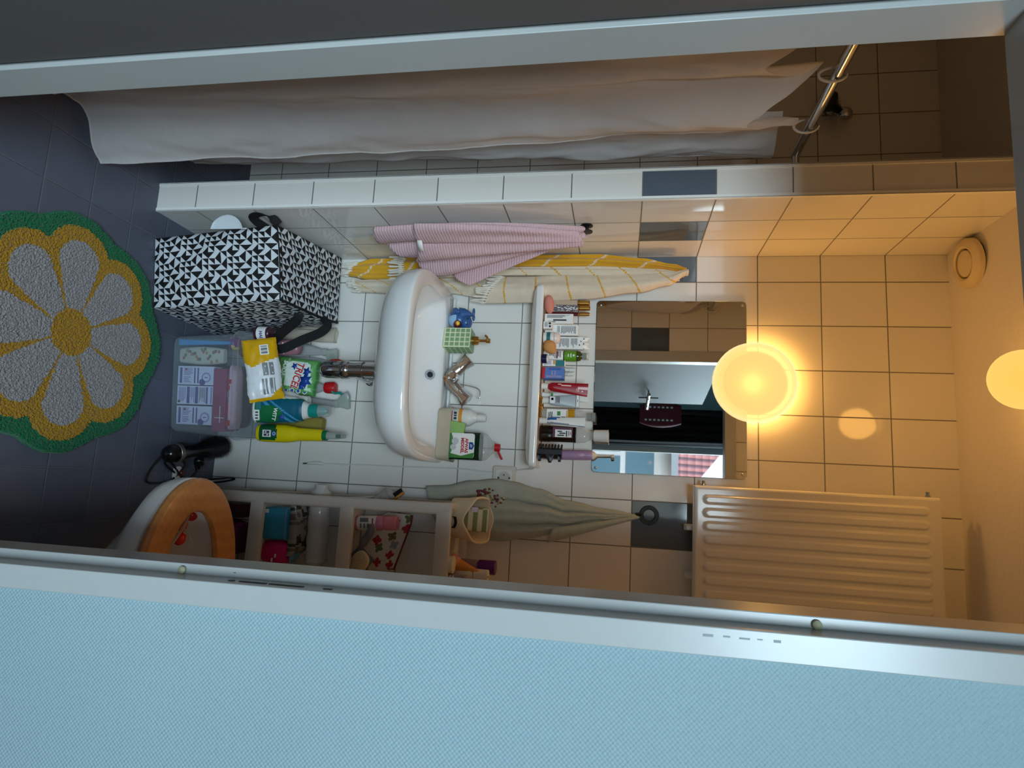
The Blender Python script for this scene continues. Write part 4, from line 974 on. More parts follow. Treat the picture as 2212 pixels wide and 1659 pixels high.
gpale = mt('cream_grid', (222, 226, 190), .4); gsq = mt('sage_squares', (126, 164, 120), .4)
b = MB(); b.box(-.035, .035, -.031, .031, 0, .094); b.box(-.035, .035, -.031, .031, .0935, .0945, 1)
for k in range(5):
    for i in range(4):
        for f in range(4):
            u0, u1 = -.0315 + i * .0165, -.0315 + i * .0165 + .0125; z0_, z1_ = .006 + k * .0178, .006 + k * .0178 + .0135
            if f == 0: b.box(u0, u1, -.0325, -.0309, z0_, z1_, 1)
            elif f == 1: b.box(.0349, .0364, u0 + .0005, u1 + .0005, z0_, z1_, 1)
obj('body', b, [gpale, gsq], sp, bevel=.0006)
b = MB(); cyl(b, .0155, .0155, .0945, .114); cyl(b, .0135, .0135, .114, .117); obj('collar', b, gold, sp)
b = MB(); cyl(b, .0048, .0048, .117, .148); cyl(b, .008, .0085, .142, .157); b.tube([(0, 0, .150), (-.004, -.03, .150), (-.006, -.036, .146)], [.005, .0042, .0035], 10); obj('pump', b, gold, sp)
ty = thing('soap_tray', 'beige plastic caddy holding the dish soap on the washbasin edge', 'tray', (.563, -.082, ZS))
trm = mt('beige_tray', (190, 182, 160), .5)
b = MB(); b.loft([rr(.172, .080, .02, 0, 5), rr(.184, .090, .024, .044, 5), rr(.186, .092, .024, .046, 5), rr(.182, .088, .022, .046, 5), rr(.170, .078, .018, .004, 5)]); obj('trough', b, trm, ty)
ZT = ZS + .0045
t_ = bottle('cleaning_bottle', 'white bottle with an orange band standing in the beige caddy', 'bottle', .502, -.068, ZT, [(0, .029, .0245), (.003, .031, .026), (.078, .031, .026), (.094, .029, .025), (.112, .0165, .0165), (.118, .0148, .0148)], [white_pl, PR[8], PR[1]], paint=lambda x, y, z: 1 if .058 < z < .068 else 0)
b = MB(); cyl(b, .0138, .0132, .118, .149); obj('cap', b, white_pl, t_)
obj('print', marks([(-.016, -.008, .042, .052, 1), (-.006, -.001, .042, .052, 1), (.002, .010, .042, .052, 1), (-.018, .014, .034, .037, 4)], -.0262), PR, t_)
t_ = thing('sponge', 'green cleaning sponge leaning in the front of the beige caddy', 'sponge', (.536, -.1065, ZT + .004), (-4, 9, 0))
obj('foam', MB().box(-.024, .024, -.009, .009, .0, .082), mt('green_foam', (150, 190, 112), .95, bump=.0012, bscale=350), t_, bevel=.003)
dg = mt('dark_green_soap', (16, 44, 24), .12)
t_ = bottle('dish_soap_bottle', 'dark green dish soap bottle with open red cap in the beige caddy', 'bottle', .600, -.080, ZT, [(0, .045, .029), (.004, .047, .031), (.140, .047, .031), (.148, .046, .030), (.156, .044, .029), (.182, .018, .016), (.188, .013, .013)], [dg, glass_c], e=4.0, n=40, paint=lambda x, y, z: 1 if z > .142 else 0)
b = MB(); cyl(b, .0135, .0125, .187, .205); b.at((.012, 0, .200), (0, 62, 0)); b.box(-.002, .004, -.009, .009, 0, .030); obj('flip_cap', b, red_pl, t_)
b = MB(); b.loft([rv(.082, .098, .008, -.0318), rv(.082, .098, .008, -.0324)]); o = obj('label', b, paper, t_); o.location = (.0, 0, .075)
b = MB()
for k in range(20):
    a = k / 19; b.box(-.040 + .08 * a, -.036 + .08 * a, -.0330, -.0322, .028 + .0, .028 + .012 + .012 * abs(sin(a * 3 + .4)), 0)
b.add([(.041, -.0329, .026), (.041, -.0329, .122), (.022, -.0329, .124), (.034, -.0329, .08), (.024, -.0329, .03)], [(0, 1, 2, 3, 4)], 0)
obj('leaf_print', b, PR[5], t_)
b = MB(); b.add([(-.012, -.0331, .106), (.012, -.0331, .106), (.012, -.0331, .118), (.0, -.0331, .124), (-.012, -.0331, .118)], [(0, 1, 2, 3, 4)]); obj('shield_logo', b, PR[3], t_, solid=.0004)
text('ah', .012, paper, t_, (0, -.0334, .1135))
text('AFWAS', .0145, PR[4], t_, (0, -.0330, .097), bold=.0006); text('MIDDEL', .0145, PR[4], t_, (0, -.0330, .083), bold=.0006)
b = MB(); b.at((-.014, -.0328, .058), (90, 0, 0)); b.lathe([(0, .0004), (.012, .0004), (.012, 0)], 20); b.at((.006, -.0328, .052), (90, 0, 0)); b.lathe([(0, .0004), (.010, .0004), (.010, 0)], 20); obj('plate_picture', b, mt('pale_print', (196, 200, 202), .5), t_)

# ================================================================== CLEAR STORAGE BOX AND CONTENTS
BX, BY, BA = .430, -.168, 7.5
def bxp(x, y, z=0.0):
    """box coordinates -> room"""
    a = rad(BA); return (BX + x * cos(a) - y * sin(a), BY + x * sin(a) + y * cos(a), z)
bxm = clear('clear_box_plastic', (222, 230, 236), .0, .06)
bxt = thing('storage_box', 'clear plastic storage box with lid, packed with toiletries, on the floor under the washbasin', 'storage box', (BX, BY, 0), (0, 0, BA))
b = MB(); rings = [rr(.322, .222, .03, .002, 6), rr(.328, .228, .032, .012, 6), rr(.348, .248, .036, .222, 6), rr(.360, .258, .038, .226, 6), rr(.360, .258, .038, .234, 6)]
b.loft(rings, (True, False)); obj('tub', b, bxm, bxt, solid=.0016)
b = MB(); b.loft([rr(.366, .262, .038, .232, 6), rr(.368, .264, .039, .240, 6), rr(.366, .262, .038, .246, 6), rr(.340, .238, .03, .247, 6), rr(.334, .232, .028, .240, 6)]); obj('lid', b, bxm, bxt)
def inbox(name, label, cat, x, y, z=.014, rot=0, tilt=(0, 0), group=None):
    return thing(name, label, cat, bxp(x, y, z), (tilt[0], tilt[1], BA + rot), group)
purp = mt('pale_purple_card', (214, 214, 232), .5)
labs = ['white and purple hygiene carton in the clear box, nearest the patterned bag', 'white and purple hygiene carton in the clear box, middle of three with text panels', 'white and purple hygiene carton in the clear box, nearest the hair styler']
for k in range(3):
    t_ = inbox('hygiene_carton', labs[k], 'carton', [-.030, .036, .104][k], -.082, .014, 0, (-2, 0), 'three hygiene cartons in the clear box')
    w_ = .063; h = [.132, .136, .128][k]
    obj('carton', MB().box(-w_ / 2, w_ / 2, -.022, .022, 0, h), purp, t_, bevel=.0008)
    if k != 1:
        R = [(-.026, .026, .008, .016, 6)] + [(-.026, .026, .060 + .012 * i, .0645 + .012 * i, 6) for i in range(2)] + dashes(-.026, .0, .022, .056, 5, 9, True) + dashes(.003, .024, .022, .05, 4, 9, True) + [(-.024, -.016, .026, .034, 4)]
        obj('print', marks(R, -.0222), PR, t_)
        b = MB().at((.006, -.0222, .104), (90, 0, 0)); b.lathe([(0, .0004), (.017, .0004), (.017, 0)], 28); b.at((.006, -.0227, .104), (90, 0, 0)); b.lathe([(0, .0004), (.012, .0004), (.012, 0)], 28, mi=1)
        b.at((.022, -.0222, .090), (90, 0, 0)); b.lathe([(0, .0006), (.011, .0006), (.011, 0)], 24, mi=2)
        obj('emblem', b, [PR[9], purp, purple_ink], t_)
        text('1', .016, purple_ink, t_, (.006, -.0234, .104), bold=.0006)
    else:
        R = [(-.028, .028, .036, .046, 6), (-.028, .028, .066, .077, 6), (-.028, .028, .106, .112, 6), (-.028, .028, .122, .128, 9)] + dashes(-.026, .026, .080, .104, 7, 0) + dashes(-.026, .026, .048, .064, 4, 9) + dashes(-.026, .026, .006, .032, 5, 9) + [(.018, .026, .004, .012, 1)]
        obj('print', marks(R, -.0222), PR, t_)
t_ = inbox('pink_carton', 'flat dark pink box lying on the hygiene cartons in the clear box', 'box', .050, -.070, .152, 0, (0, 0))
obj('carton', MB().box(-.105, .105, -.040, .040, 0, .048), mt('raspberry_card', (150, 58, 96), .5), t_, bevel=.0015)
obj('print', marks([(.020, .075, .028, .030, 7), (.058, .060, .01, .044, 7)], -.0402), PR, t_)
t_ = inbox('tissue_pack', 'pale pink printed pack under the lid of the clear box', 'pack', .040, -.080, .2015, 0, (0, 0))
b = MB(); b.loft([rr(.215 - .02 * abs(k - 2), .07 - .012 * abs(k - 2), .012, k * .0065, 3) for k in range(5)]); obj('wrapper', b, mt('pale_pink_film', (220, 178, 192), .3), t_)
obj('print', marks([(-.06, -.045, .008, .020, 4), (-.04, -.025, .010, .016, 4), (-.02, .0, .008, .014, 0), (.02, .07, .008, .012, 4), (.075, .095, .006, .02, 4)], -.0352), PR, t_)
fl = mt('cream_floral_cloth', (196, 194, 176), .8)
t_ = inbox('floral_pouch', 'cream floral pouch standing in the clear box', 'pouch', -.098, -.088, .014)
b = MB(); b.loft([[(x * (1 - .0), y, z) for x, y, z in rr(.062 * (.7 + .3 * sin(pi * (k + 1) / 10)), .03 * (.5 + .5 * sin(pi * (k + 1) / 10)), .012, .164 * k / 8, 4)] for k in range(9)]); obj('pouch', b, fl, t_)
b = MB()
for i in range(22): b.sph((random.uniform(-.022, .022), -.0152 if 4 < i < 19 else -.0125, .018 + .0062 * i), .0062, .003, .005, 8, mi=i % 3)
obj('flower_print', b, [mt('dusty_rose_print', (170, 110, 112), .8), mt('sage_print', (104, 122, 96), .8), mt('ochre_print', (176, 140, 100), .8)], t_)
t_ = inbox('blue_folder', 'thin bright blue plastic folder standing in the clear box', 'folder', -.142, -.080, .014)
b = MB(); b.loft([rr(.010 + .030 * (1 - z / .19) * .4, .05, .004, z, 3) for z in (0, .06, .12, .19)]); obj('folder', b, mt('sky_blue_plastic', (62, 150, 206), .35), t_)
t_ = inbox('purple_pack', 'purple and yellow sweet pack wedged in the corner of the clear box', 'pack', -.142, -.066, .198, 0, (0, 12))
b = MB(); b.sph((0, 0, 0), .024, .03, .022, 14, paint=lambda x, y, z: 1 if (x > .008 and z > .0) or (x < -.012 and z < -.002) else 0); obj('wrapper', b, [mt('magenta_film', (132, 40, 120), .3), mt('lemon_film', (222, 206, 110), .3)], t_)
t_ = inbox('grey_cloth', 'folded grey green cloth at the bag side of the clear box', 'cloth', -.152, .010, .014)
b = MB(); b.loft([rr(.018, .14 - .03 * k / 5, .008, .03 * k, 3) for k in range(6)]); obj('cloth', b, mt('grey_green_cloth', (96, 112, 108), .9, bump=.001), t_)
t_ = inbox('brown_jar', 'brown lidded jar under the lid of the clear box near the bag', 'jar', -.130, .050, .150)
b = MB(); cyl(b, .026, .026, 0, .05); b.lathe([(.027, .05), (.028, .052), (.028, .064), (.0, .066)], 28, mi=1); obj('jar', b, [mt('caramel_brown', (120, 72, 52), .3), mt('brown_lid', (90, 52, 44), .3)], t_)
t_ = inbox('grey_towel_roll', 'rolled plum coloured cloth at the back of the clear box', 'cloth', .04, .048, .0142)
b = MB(); b.loft([rr(.22, .09, .03, z, 4) for z in (0, .02, .10, .15)]); obj('roll', b, mt('plum_cloth', (78, 58, 78), .9, bump=.001), t_)
# ------------------------------------------------------------------ ON THE LID
ZL = .2485
def pillow(w, h, d, nu, nv, crimp=.008, sag=0.0):
    def f(sign):
        def g(u, v):
            x = (u - .5) * w; z = (v - .5) * h
            e = (1 - abs(2 * u - 1) ** 3.0) * (1 - abs(2 * v - 1) ** 2.4)
            y = sign * d / 2 * max(0, e) ** .6
            y += .0028 * nz(u * 7, v * 7, sign * 3) * (abs(2 * u - 1) > .7 and 2.2 or .8)
            z += .006 * nz(u * 3, 2) * abs(2 * v - 1) + .003 * nz(x * 60, 4) * (abs(2 * v - 1) > .9)
            x += .006 * nz(v * 4, 7) * abs(2 * u - 1) ** 3
            return (x, y, z)
        return g
    return f
t_ = thing('wet_wipes_pack', 'yellow and white wet wipes pack leaning back on the clear box lid', 'wipes pack', (.382, -.238, ZL + .054), (-28, -12, 6))
f = pillow(.212, .110, .046, 44, 32)
def wp(u, v):
    x = u; z = v
    edge = .27 + (.14 * (1 - abs(2 * z - .55) * 1.5)) - .06
    if x < (.36 + .5 * z if z < .2 else .46 - .16 * (z - .2)): return 1
    if x > .80 + .0 and z > 1.0 - (x - .80) * 2.4: return 1
    if x > .965 or x < .02: return 1
    if .40 < x < .62 and (.50 < z < .66 or .70 < z < .82) : return 2 if (int(x * 44) % 5 or int(z * 32) % 3) else 0
    if .66 < x < .92 and (.44 < z < .60 or .65 < z < .80) and z < 1.06 - (x - .72) * 1.0: return 2 if int(z * 32) % 4 else 0
    return 0
b = MB(); b.grid(f(-1), 44, 32, wp); b.grid(f(1), 44, 32, mi=1)
wf_ = [mt('white_film', (226, 228, 230), .28), mt('yellow_film', (222, 168, 20), .28), mt('grey_film_print', (128, 130, 132), .35)]
obj('wrapper', b, wf_, t_)
b = MB(); P0 = Vector(f(-1)(.20, .62)); b.box(P0.x - .017, P0.x + .017, P0.y - .003, P0.y + .002, P0.z - .014, P0.z + .014, 0)
for k in range(7): b.box(P0.x - .013 + .004 * k, P0.x - .013 + .004 * k + [.0022, .0012, .003][k % 3], P0.y - .0036, P0.y - .0028, P0.z - .010, P0.z + .010, 1)
obj('barcode', b, [paper, dark_ink], t_)
t_ = thing('soda_pouch', 'green and white washing soda pouch with a blue star between the wipes and the drain', 'pouch', (.378, -.092, ZL + .092), (-8, 5, 4))
f = pillow(.128, .168, .055, 34, 44)
def tp(u, v):
    d = math.hypot((u - .50) * .9, (v - .60) * 1.0)
    wave = .30 + .06 * sin(u * 7)
    if d < .27 - .0 * v or (.33 < v < .83 and .1 < u < .78 and d < .40): return 1
    if abs(v - wave - .04) < .018: return 2
    if v < .16 or v > .95: return 3 if int(u * 34) % 9 else 0
    return 0
b = MB(); b.grid(f(-1), 34, 44, tp); b.grid(f(1), 34, 44)
obj('wrapper', b, [mt('leaf_green_film', (96, 158, 86), .3), mt('mint_white_film', (216, 226, 218), .3), mt('pale_green_film', (160, 202, 150), .3), mt('deep_green_film', (66, 128, 66), .3)], t_)
b = MB()
for (cx, cz, R, n_, ph) in ((-.020, .050, .019, 5, .3), (.012, .048, .030, 6, .1), (-.034, .004, .014, 5, 0), (.034, .038, .016, 5, .7)):
    pts = []
    for k in range(n_ * 2):
        a = ph + pi * k / n_; r = R if k % 2 == 0 else R * .5
        pts.append((cx + r * cos(a), -.0288 - .0004 * cos(a), cz + r * sin(a) * .9))
    b.add(pts, [tuple(range(n_ * 2))])
obj('star_print', b, mt('royal_blue_print', (32, 72, 160), .35), t_, solid=.0006)
text('TRICEL', .036, mt('white_outline', (228, 230, 228), .35), t_, (-.001, -.0296, .018), (90, 9, 0), bold=.0022, sx=.86, font_shear=.15)
text('TRICEL', .036, PR[4], t_, (-.001, -.0302, .018), (90, 9, 0), bold=.0008, sx=.86, font_shear=.15)
text('SODA', .021, mt('white_outline', (228, 230, 228), .35), t_, (-.022, -.0285, -.032), (90, 8, 0), bold=.0008)
b = MB()
for k in range(5):
    b.at((-.044 + 0 * k + .0 + .096, -.0145 - .0015 * k * (4 - k), -.040 + .022 * k), (90, 0, 0)); b.lathe([(0, .0008), (.0085, .0008), (.0085, 0)], 18, mi=0); b.lathe([(0, .0014), (.006, .0014), (.006, .0006)], 14, mi=1)
obj('round_symbols', b, [paper, PR[3]], t_)
# detergent
t_ = thing('detergent_bottle', 'teal and green liquid detergent bottle with a clear cap on the box lid', 'detergent', (.512, -.165, ZL), (-3, -1, 8))
dprof = [(0, .040, .026), (.004, .044, .030), (.05, .0475, .033), (.10, .0485, .034), (.14, .046, .032), (.165, .039, .029), (.185, .029, .025), (.192, .026, .024), (.198, .0255, .0245)]
def dpaint(x, y, z):
    if y > .006: return 0
    e = x + .004 * sin(z * 60)
    if z > .178 or x < -.041 or z < .010: return 0
    if x < -.036: return 4
    if z < .030 and x > -.03: return 2
    if (x - .012) ** 2 / .030 ** 2 + (z - .062) ** 2 / .050 ** 2 < 1: return 2
    s_ = z - 1.4 * (x + .02)
    if .050 < s_ < .066 or .082 < s_ < .092: return 3
    return 1
b = MB(); rings = []
for k in range(91):
    z = .198 * k / 90; a = curve([(p[0], p[1]) for p in dprof], z); c = curve([(p[0], p[2]) for p in dprof], z); rings.append(ell(a, c, z, 88, 2.6, cx=-.004 * sin(pi * z / .2)))
b.loft(rings, paint=dpaint)
obj('bottle', b, [white_pl, mt('petrol_label', (14, 92, 116), .3), mt('bottle_green_label', (24, 112, 62), .3), mt('aqua_stripe', (70, 150, 190), .3), mt('deep_teal', (12, 96, 84), .3)], t_)
b = MB(); cyl(b, .0235, .0235, .197, .228, bev=.002); b.lathe([(.016, .228), (.014, .246), (.009, .258), (0, .259)], 24); obj('spout_collar', b, teal_pl, t_)
b = MB(); b.lathe([(.0205, .229), (.0195, .262), (.017, .266), (0, .267)], 28, caps=(False, True)); obj('clear_cap', b, clear('frosted_cap', (226, 232, 232), .25), t_)
b = MB(); b.at((0, 0, 0), (0, 0, 0)); b.box(-.034, -.004, -.0335, -.030, .018, .036, 2); b.box(-.002, .034, -.0335, -.0285, .012, .030, 7)
for k in range(3): b.box(.004 + .010 * k, .009 + .010 * k, -.0342, -.033, .016, .026, 1)
o = obj('label_strip', b, PR, t_, label='white and teal label strip')
text('WITT', .018, paper, t_, (.012, -.0352, .086), (90, 14, 6), bold=.0006)
b = MB(); b.add([(.022 + dx, -.0345, .108 + dz) for dx, dz in ((-.008, 0), (0, -.010), (.010, 0), (.004, .012), (-.004, .012))], [(0, 1, 2, 3, 4)]); obj('drop_symbol', b, PR[3], t_, solid=.0008)
# yellow spray bottle
yb = mt('bright_yellow_plastic', (222, 200, 14), .3)
t_ = thing('spray_bottle', 'tall bright yellow spray cleaner bottle at the hair styler end of the lid', 'spray bottle', (.588, -.132, ZL), (-2, 0, 6))
prof_ = [(0, .026, .020), (.004, .029, .022), (.03, .031, .024), (.10, .031, .024), (.128, .028, .023), (.148, .0235, .020), (.17, .0225, .019), (.225, .021, .018), (.238, .0185, .0175)]
rings = []
for k in range(40):
    z = .238 * k / 39; rings.append(ell(curve([(p[0], p[1]) for p in prof_], z), curve([(p[0], p[2]) for p in prof_], z), z, 40, 2.4))
b = MB(); b.loft(rings, paint=lambda x, y, z: 1 if (.010 < z < .080 - .012 * (x / .03) ** 2 and y < .002 and x < .024) else 0)
obj('bottle', b, [yb, mt('label_dark_green', (18, 86, 48), .35)], t_)
b = MB(); cyl(b, .0175, .0170, .238, .254); obj('collar', b, mt('green_collar', (12, 112, 66), .35), t_)
b = MB(); b.loft([rr(.026, .030, .010, .254, 4), rr(.024, .032, .010, .275, 4, 0, -.002), rr(.020, .040, .009, .300, 4, 0, -.008), rr(.014, .040, .006, .318, 4, 0, -.012), rr(.010, .02, .004, .322, 4, 0, -.014)]); obj('spray_head', b, clear('frosted_spray', (200, 208, 200), .5), t_)
b = MB(); b.loft([rr(.012, .014, .004, z, 3, 0, -.024) for z in (.296, .318)]); obj('nozzle', b, mt('grey_green_nozzle', (86, 110, 100), .4), t_)
b = MB(); b.box(-.012, .012, -.0258, -.0236, .028, .058, 7); b.box(-.009, -.001, -.0264, -.0256, .033, .053, 1); b.box(.001, .009, -.0264, -.0256, .033, .053, 1); b.box(-.007, -.003, -.0268, -.0262, .037, .043, 7); b.box(.003, .007, -.0268, -.0262, .043, .049, 7)
b.at((0, -.0238, .070), (90, 0, 0)); b.lathe([(0, .0012), (.0085, .0012), (.0085, -.002)], 20, mi=3); b.lathe([(.004, .0018), (.0055, .0018), (.0055, .001)], 16, mi=7, caps=(False, False)); obj('label_print', b, PR, t_)
# white bottle behind
t_ = bottle('cleaning_bottle', 'plain white bottle behind the detergent on the box lid', 'bottle', .458, -.112, ZL, [(0, .026, .022), (.004, .029, .025), (.098, .029, .025), (.115, .024, .022), (.128, .019, .018)], white_pl, (0, 4, 0))
b = MB(); cyl(b, .0185, .0180, .128, .166); obj('cap', b, white_pl, t_)
# red capped bottles
for (x, y, h, rz, lab, cl_) in ((.408, -.033, .180, 20, 'clear drain cleaner bottle with a round red cap beside the drain pipe', 0), (.322, -.033, .192, -20, 'clear bottle with a red flip cap behind the soda pouch', 1)):
    t_ = bottle('drain_cleaner_bottle', lab, 'bottle', x, y, ZL, [(0, .024, .022), (.004, .026, .024), (h * .62, .026, .024), (h * .82, .022, .020), (h, .012, .012)], clear('clear_bottle_film', (206, 208, 208), .35), (0, 0, rz), 2.6)
    b = MB(); b.lathe([(.012, h), (.0195, h + .004), (.021, h + .012), (.0215, h + .034), (.018, h + .043), (0, h + .046)], 24)
    if cl_: b.at((.006, 0, h + .042), (0, 70, 0)); b.box(-.002, .003, -.010, .010, 0, .022)
    obj('cap', b, red_pl, t_)
# transparent trigger sprays
for (x, y, h, rz, ty_, lab) in ((.262, -.050, .165, 25, 6, 'clear trigger spray with teal trigger behind the bag handle'), (.466, -.034, .225, 195, 0, 'clear trigger spray with teal trigger behind the red round cap')):
    t_ = bottle('trigger_spray', lab, 'spray bottle', x, y, ZL, [(0, .021, .019), (.004, .022, .020), (h * .6, .022, .020), (h * .85, .016, .015), (h, .011, .011)], clear('clear_bottle_film', (206, 208, 208), .35), (0, ty_, rz), 2.6)
    b = MB(); cyl(b, .0145, .0145, h, h + .016); b.loft([rr(.030, .020, .006, h + .016, 3, .004), rr(.052, .024, .008, h + .034, 3, .012), rr(.066, .022, .008, h + .050, 3, .014), rr(.050, .016, .006, h + .058, 3, .008)]); obj('spray_head', b, clear('frosted_spray', (200, 208, 200), .5), t_)
    b = MB(); b.tube(spline([(.030, 0, h + .036), (.040, 0, h + .020), (.038, 0, h + .0), (.046, 0, h - .010)], 4), [.005] * 6 + [.004] * 7, 8); b.box(.006, .03, -.006, .006, h + .028, h + .046); obj('trigger', b, teal_pl, t_)
# others behind
t_ = thing('paper_bag', 'crumpled cream paper bag against the wall behind the patterned bag', 'paper bag', (.206, -.036, .252), (0, 2, 0))
b = MB(); b.grid(lambda u, v: (.028 * cos(2 * pi * u) * (1 + .1 * nz(u * 6, v * 5)), .022 * sin(2 * pi * u) * (1 - .35 * v) + .004 * nz(u * 9, v * 9, 3), -.02 + .222 * v + .006 * nz(u * 8, v * 3, 9) * v), 32, 20, cu=True); obj('bag', b, mt('kraft_cream', (196, 184, 166), .8, bump=.0015, bscale=30), t_)
obj('print', marks([(-.03, -.026, .05, .16, 0), (-.012, -.010, .06, .18, 0)], -.0245), PR, t_)
t_ = thing('pink_bottle', 'dusky pink bottle with printed label behind the wipes pack', 'bottle', (.283, -.118, ZL), (0, -3, 15))
b = MB(); b.loft([ell(.028, .022, z, 24, 3) for z in (0, .004, .10)] + [ell(.024, .018, .112, 24, 3), ell(.014, .012, .118, 24, 2)]); obj('bottle', b, mt('dusky_pink_plastic', (150, 104, 116), .3), t_)
obj('print', marks(dashes(-.019, .019, .02, .05, 4, 9) + [(-.020, .020, .06, .064, 7)], -.0226), PR, t_)
t_ = thing('label_jar', 'dark plum jar with white label behind the wipes pack corner', 'jar', (.252, -.215, ZL), (0, 0, 20))
b = MB(); b.lathe([(0, 0), (.022, 0), (.024, .003), (.024, .050), (.021, .055), (0, .056)], 28, paint=lambda x, y, z: 1 if .012 < z < .044 and y < 0 else 0); obj('jar', b, [mt('plum_jar', (70, 36, 50), .25), PR[7]], t_)
text('HAI', .015, purple_ink, t_, (0, -.0246, .030), bold=.0006)
t_ = thing('cloth', 'folded mustard cloth behind the yellow spray bottle', 'cloth', (.545, -.050, ZL), (0, 4, 0))
b = MB(); b.loft([rr(.082 - .012 * (k % 2), .036 - .004 * (k % 2), .012, .022 * k, 4) for k in range(10)]); obj('cloth', b, mt('mustard_cloth', (146, 132, 62), .95, bump=.002, bscale=180), t_)
# ================================================================== HAIR STYLER ON THE FLOOR
t_ = thing('hair_styler', 'black hot air hair brush lying on the floor with its plug beside it', 'hair styler', (.660, -.155, .045))
b = MB()
ax0 = Vector((.022, -.150, -.008)); ax1 = Vector((-.022, .112, .014)); d_ = (ax1 - ax0)
def along(prof, nn=28, mi=0):
    up = Vector((0, 0, 1)); dn = d_.normalized(); e1 = dn.cross(up).normalized(); e2 = e1.cross(dn)
    return [[tuple(ax0 + d_ * s_ + e1 * r * cos(2 * pi * j / nn) + e2 * r * sin(2 * pi * j / nn)) for j in range(nn)] for s_, r in prof]
b.loft(along([(-.04, .001), (-.03, .012), (-.01, .022), (.03, .0285), (.12, .031)])); b.loft(along([(.19, .0295), (.26, .024), (.40, .021), (.52, .023), (.60, .029), (.63, .030)])); obj('handle', b, mt('gloss_black', (16, 16, 18), .18), t_)
b = MB(); b.loft(along([(.12, .031), (.125, .0325), (.175, .0325), (.18, .031), (.192, .0295)])); obj('speed_ring', b, mt('silver_ring', (128, 122, 112), .35, .6), t_)
b = MB(); b.loft(along([(.62, .030), (.66, .032), (.98, .031), (1.0, .022), (1.01, .001)])); obj('barrel', b, black_pl, t_)
b = MB(); dn = d_.normalized(); e1 = dn.cross(Vector((0, 0, 1))).normalized(); e2 = e1.cross(dn)
for i in range(26):
    for j in range(30):
        a = 2 * pi * (j + .5 * (i % 2)) / 30; dirv = e1 * cos(a) + e2 * sin(a); p = ax0 + d_ * (.655 + .34 * i / 25) + dirv * .029
        q = p + dirv * (.017 + random.uniform(-.003, .003)) + dn * random.uniform(-.002, .003)
        if q.z < -.043: q.z = -.043
        w_ = dn * .0008; h_ = dirv.cross(dn) * .0008
        b.add([tuple(p + w_), tuple(p + h_), tuple(p - w_), tuple(q)], [(0, 1, 3), (1, 2, 3), (2, 0, 3)])
obj('bristles', b, mt('black_bristle', (12, 12, 12), .8), t_, smooth=False)
O2 = Vector((.660, -.155, .045))
def rel(P): return [tuple(Vector(p) - O2) for p in P]
b = MB()
b.tube(spline(rel([(.687, -.318, .030), (.700, -.322, .020), (.735, -.335, .008), (.765, -.345, .006), (.776, -.325, .006), (.776, -.28, .006), (.770, -.22, .008), (.765, -.18, .012), (.75, -.20, .010), (.72, -.26, .006), (.70, -.27, .006), (.712, -.235, .006), (.745, -.20, .014), (.76, -.15, .012), (.735, -.115, .012), (.715, -.125, .014)]), 7), .0034, 8)
b.tube(spline(rel([(.69, -.215, .012), (.71, -.19, .02), (.74, -.20, .012), (.77, -.235, .006), (.772, -.26, .006), (.768, -.2, .006), (.765, -.12, .008), (.758, -.05, .05), (.752, -.02, .085), (.756, -.016, .10), (.766, -.016, .06), (.774, -.02, .01)]), 7), .0034, 8)
obj('cord', b, black_pl, t_)
b = MB(); b.at(tuple(Vector((.700, -.118, .022)) - O2), (60, 20, 40)); cyl(b, .018, .017, -.012, .012, 20, 0, .003); b.tube([(0, 0, .01), (0, 0, .034)], [.008, .005], 10)
for s in (-1, 1): b.tube([(s * .0095, 0, -.012), (s * .0095, 0, -.030)], .0024, 8, mi=1)
obj('plug', b, [black_pl, steel], t_)
t_ = thing('cable_tidy', 'white cable tag with a red ring under the black styler cord', 'tag', (.742, -.205, .0))
b = MB(); b.loft([rr(.046, .03, .012, z, 5) for z in (.001, .012)]); b.at((.0, .012, .0125)); b.lathe([(.009, 0), (.009, .002), (.012, .002), (.012, 0)], 24, mi=1, caps=(False, False)); obj('tag', b, [white_pl, red_pl], t_)

# ================================================================== PLASTIC SHELF UNIT BY THE TOILET
CX0, CX1, CY0, CY1 = .785, 1.165, -.272, -.034
cart = thing('shelf_unit', 'cream plastic shelf unit with open trays between the toilet and the back wall', 'shelf unit', ((CX0 + CX1) / 2, (CY0 + CY1) / 2, 0))
crm = mt('warm_white_plastic', (204, 198, 188), .4, var=.03)
cw, cd = CX1 - CX0, CY1 - CY0
TRAY = (.070, .378, .684, .996)      # rim heights
for sx in (-1, 1):
    for sy in (-1, 1):
        b = MB(); w_ = .036
        b.loft([rr(w_, w_ * .8, .010, z, 5, sx * (cw / 2 - w_ / 2), sy * (cd / 2 - w_ * .4)) for z in (0, .3, .6, TRAY[3] - .002)]); obj('post', b, crm, cart)
for zr in TRAY:
    b = MB(); rings = [rr(cw - .006, cd - .006, .016, zr - .045, 5), rr(cw - .002, cd - .002, .018, zr - .036, 5), rr(cw, cd, .018, zr - .004, 5), rr(cw - .003, cd - .003, .017, zr, 5), rr(cw - .034, cd - .034, .010, zr, 5), rr(cw - .038, cd - .038, .010, zr - .004, 5), rr(cw - .040, cd - .040, .010, zr - .022, 5)]
    b.loft(rings); obj('tray', b, crm, cart)
for zr in TRAY[:3]:
    for sx in (-1,):
        pass
T1z, T2z, T3z = TRAY[1] - .0215, TRAY[2] - .0215, TRAY[3] - .0215
def inset(name, label, cat, x, y, z, rot=(0, 0, 0), group=None): return thing(name, label, cat, (x, y, z), rot, group)
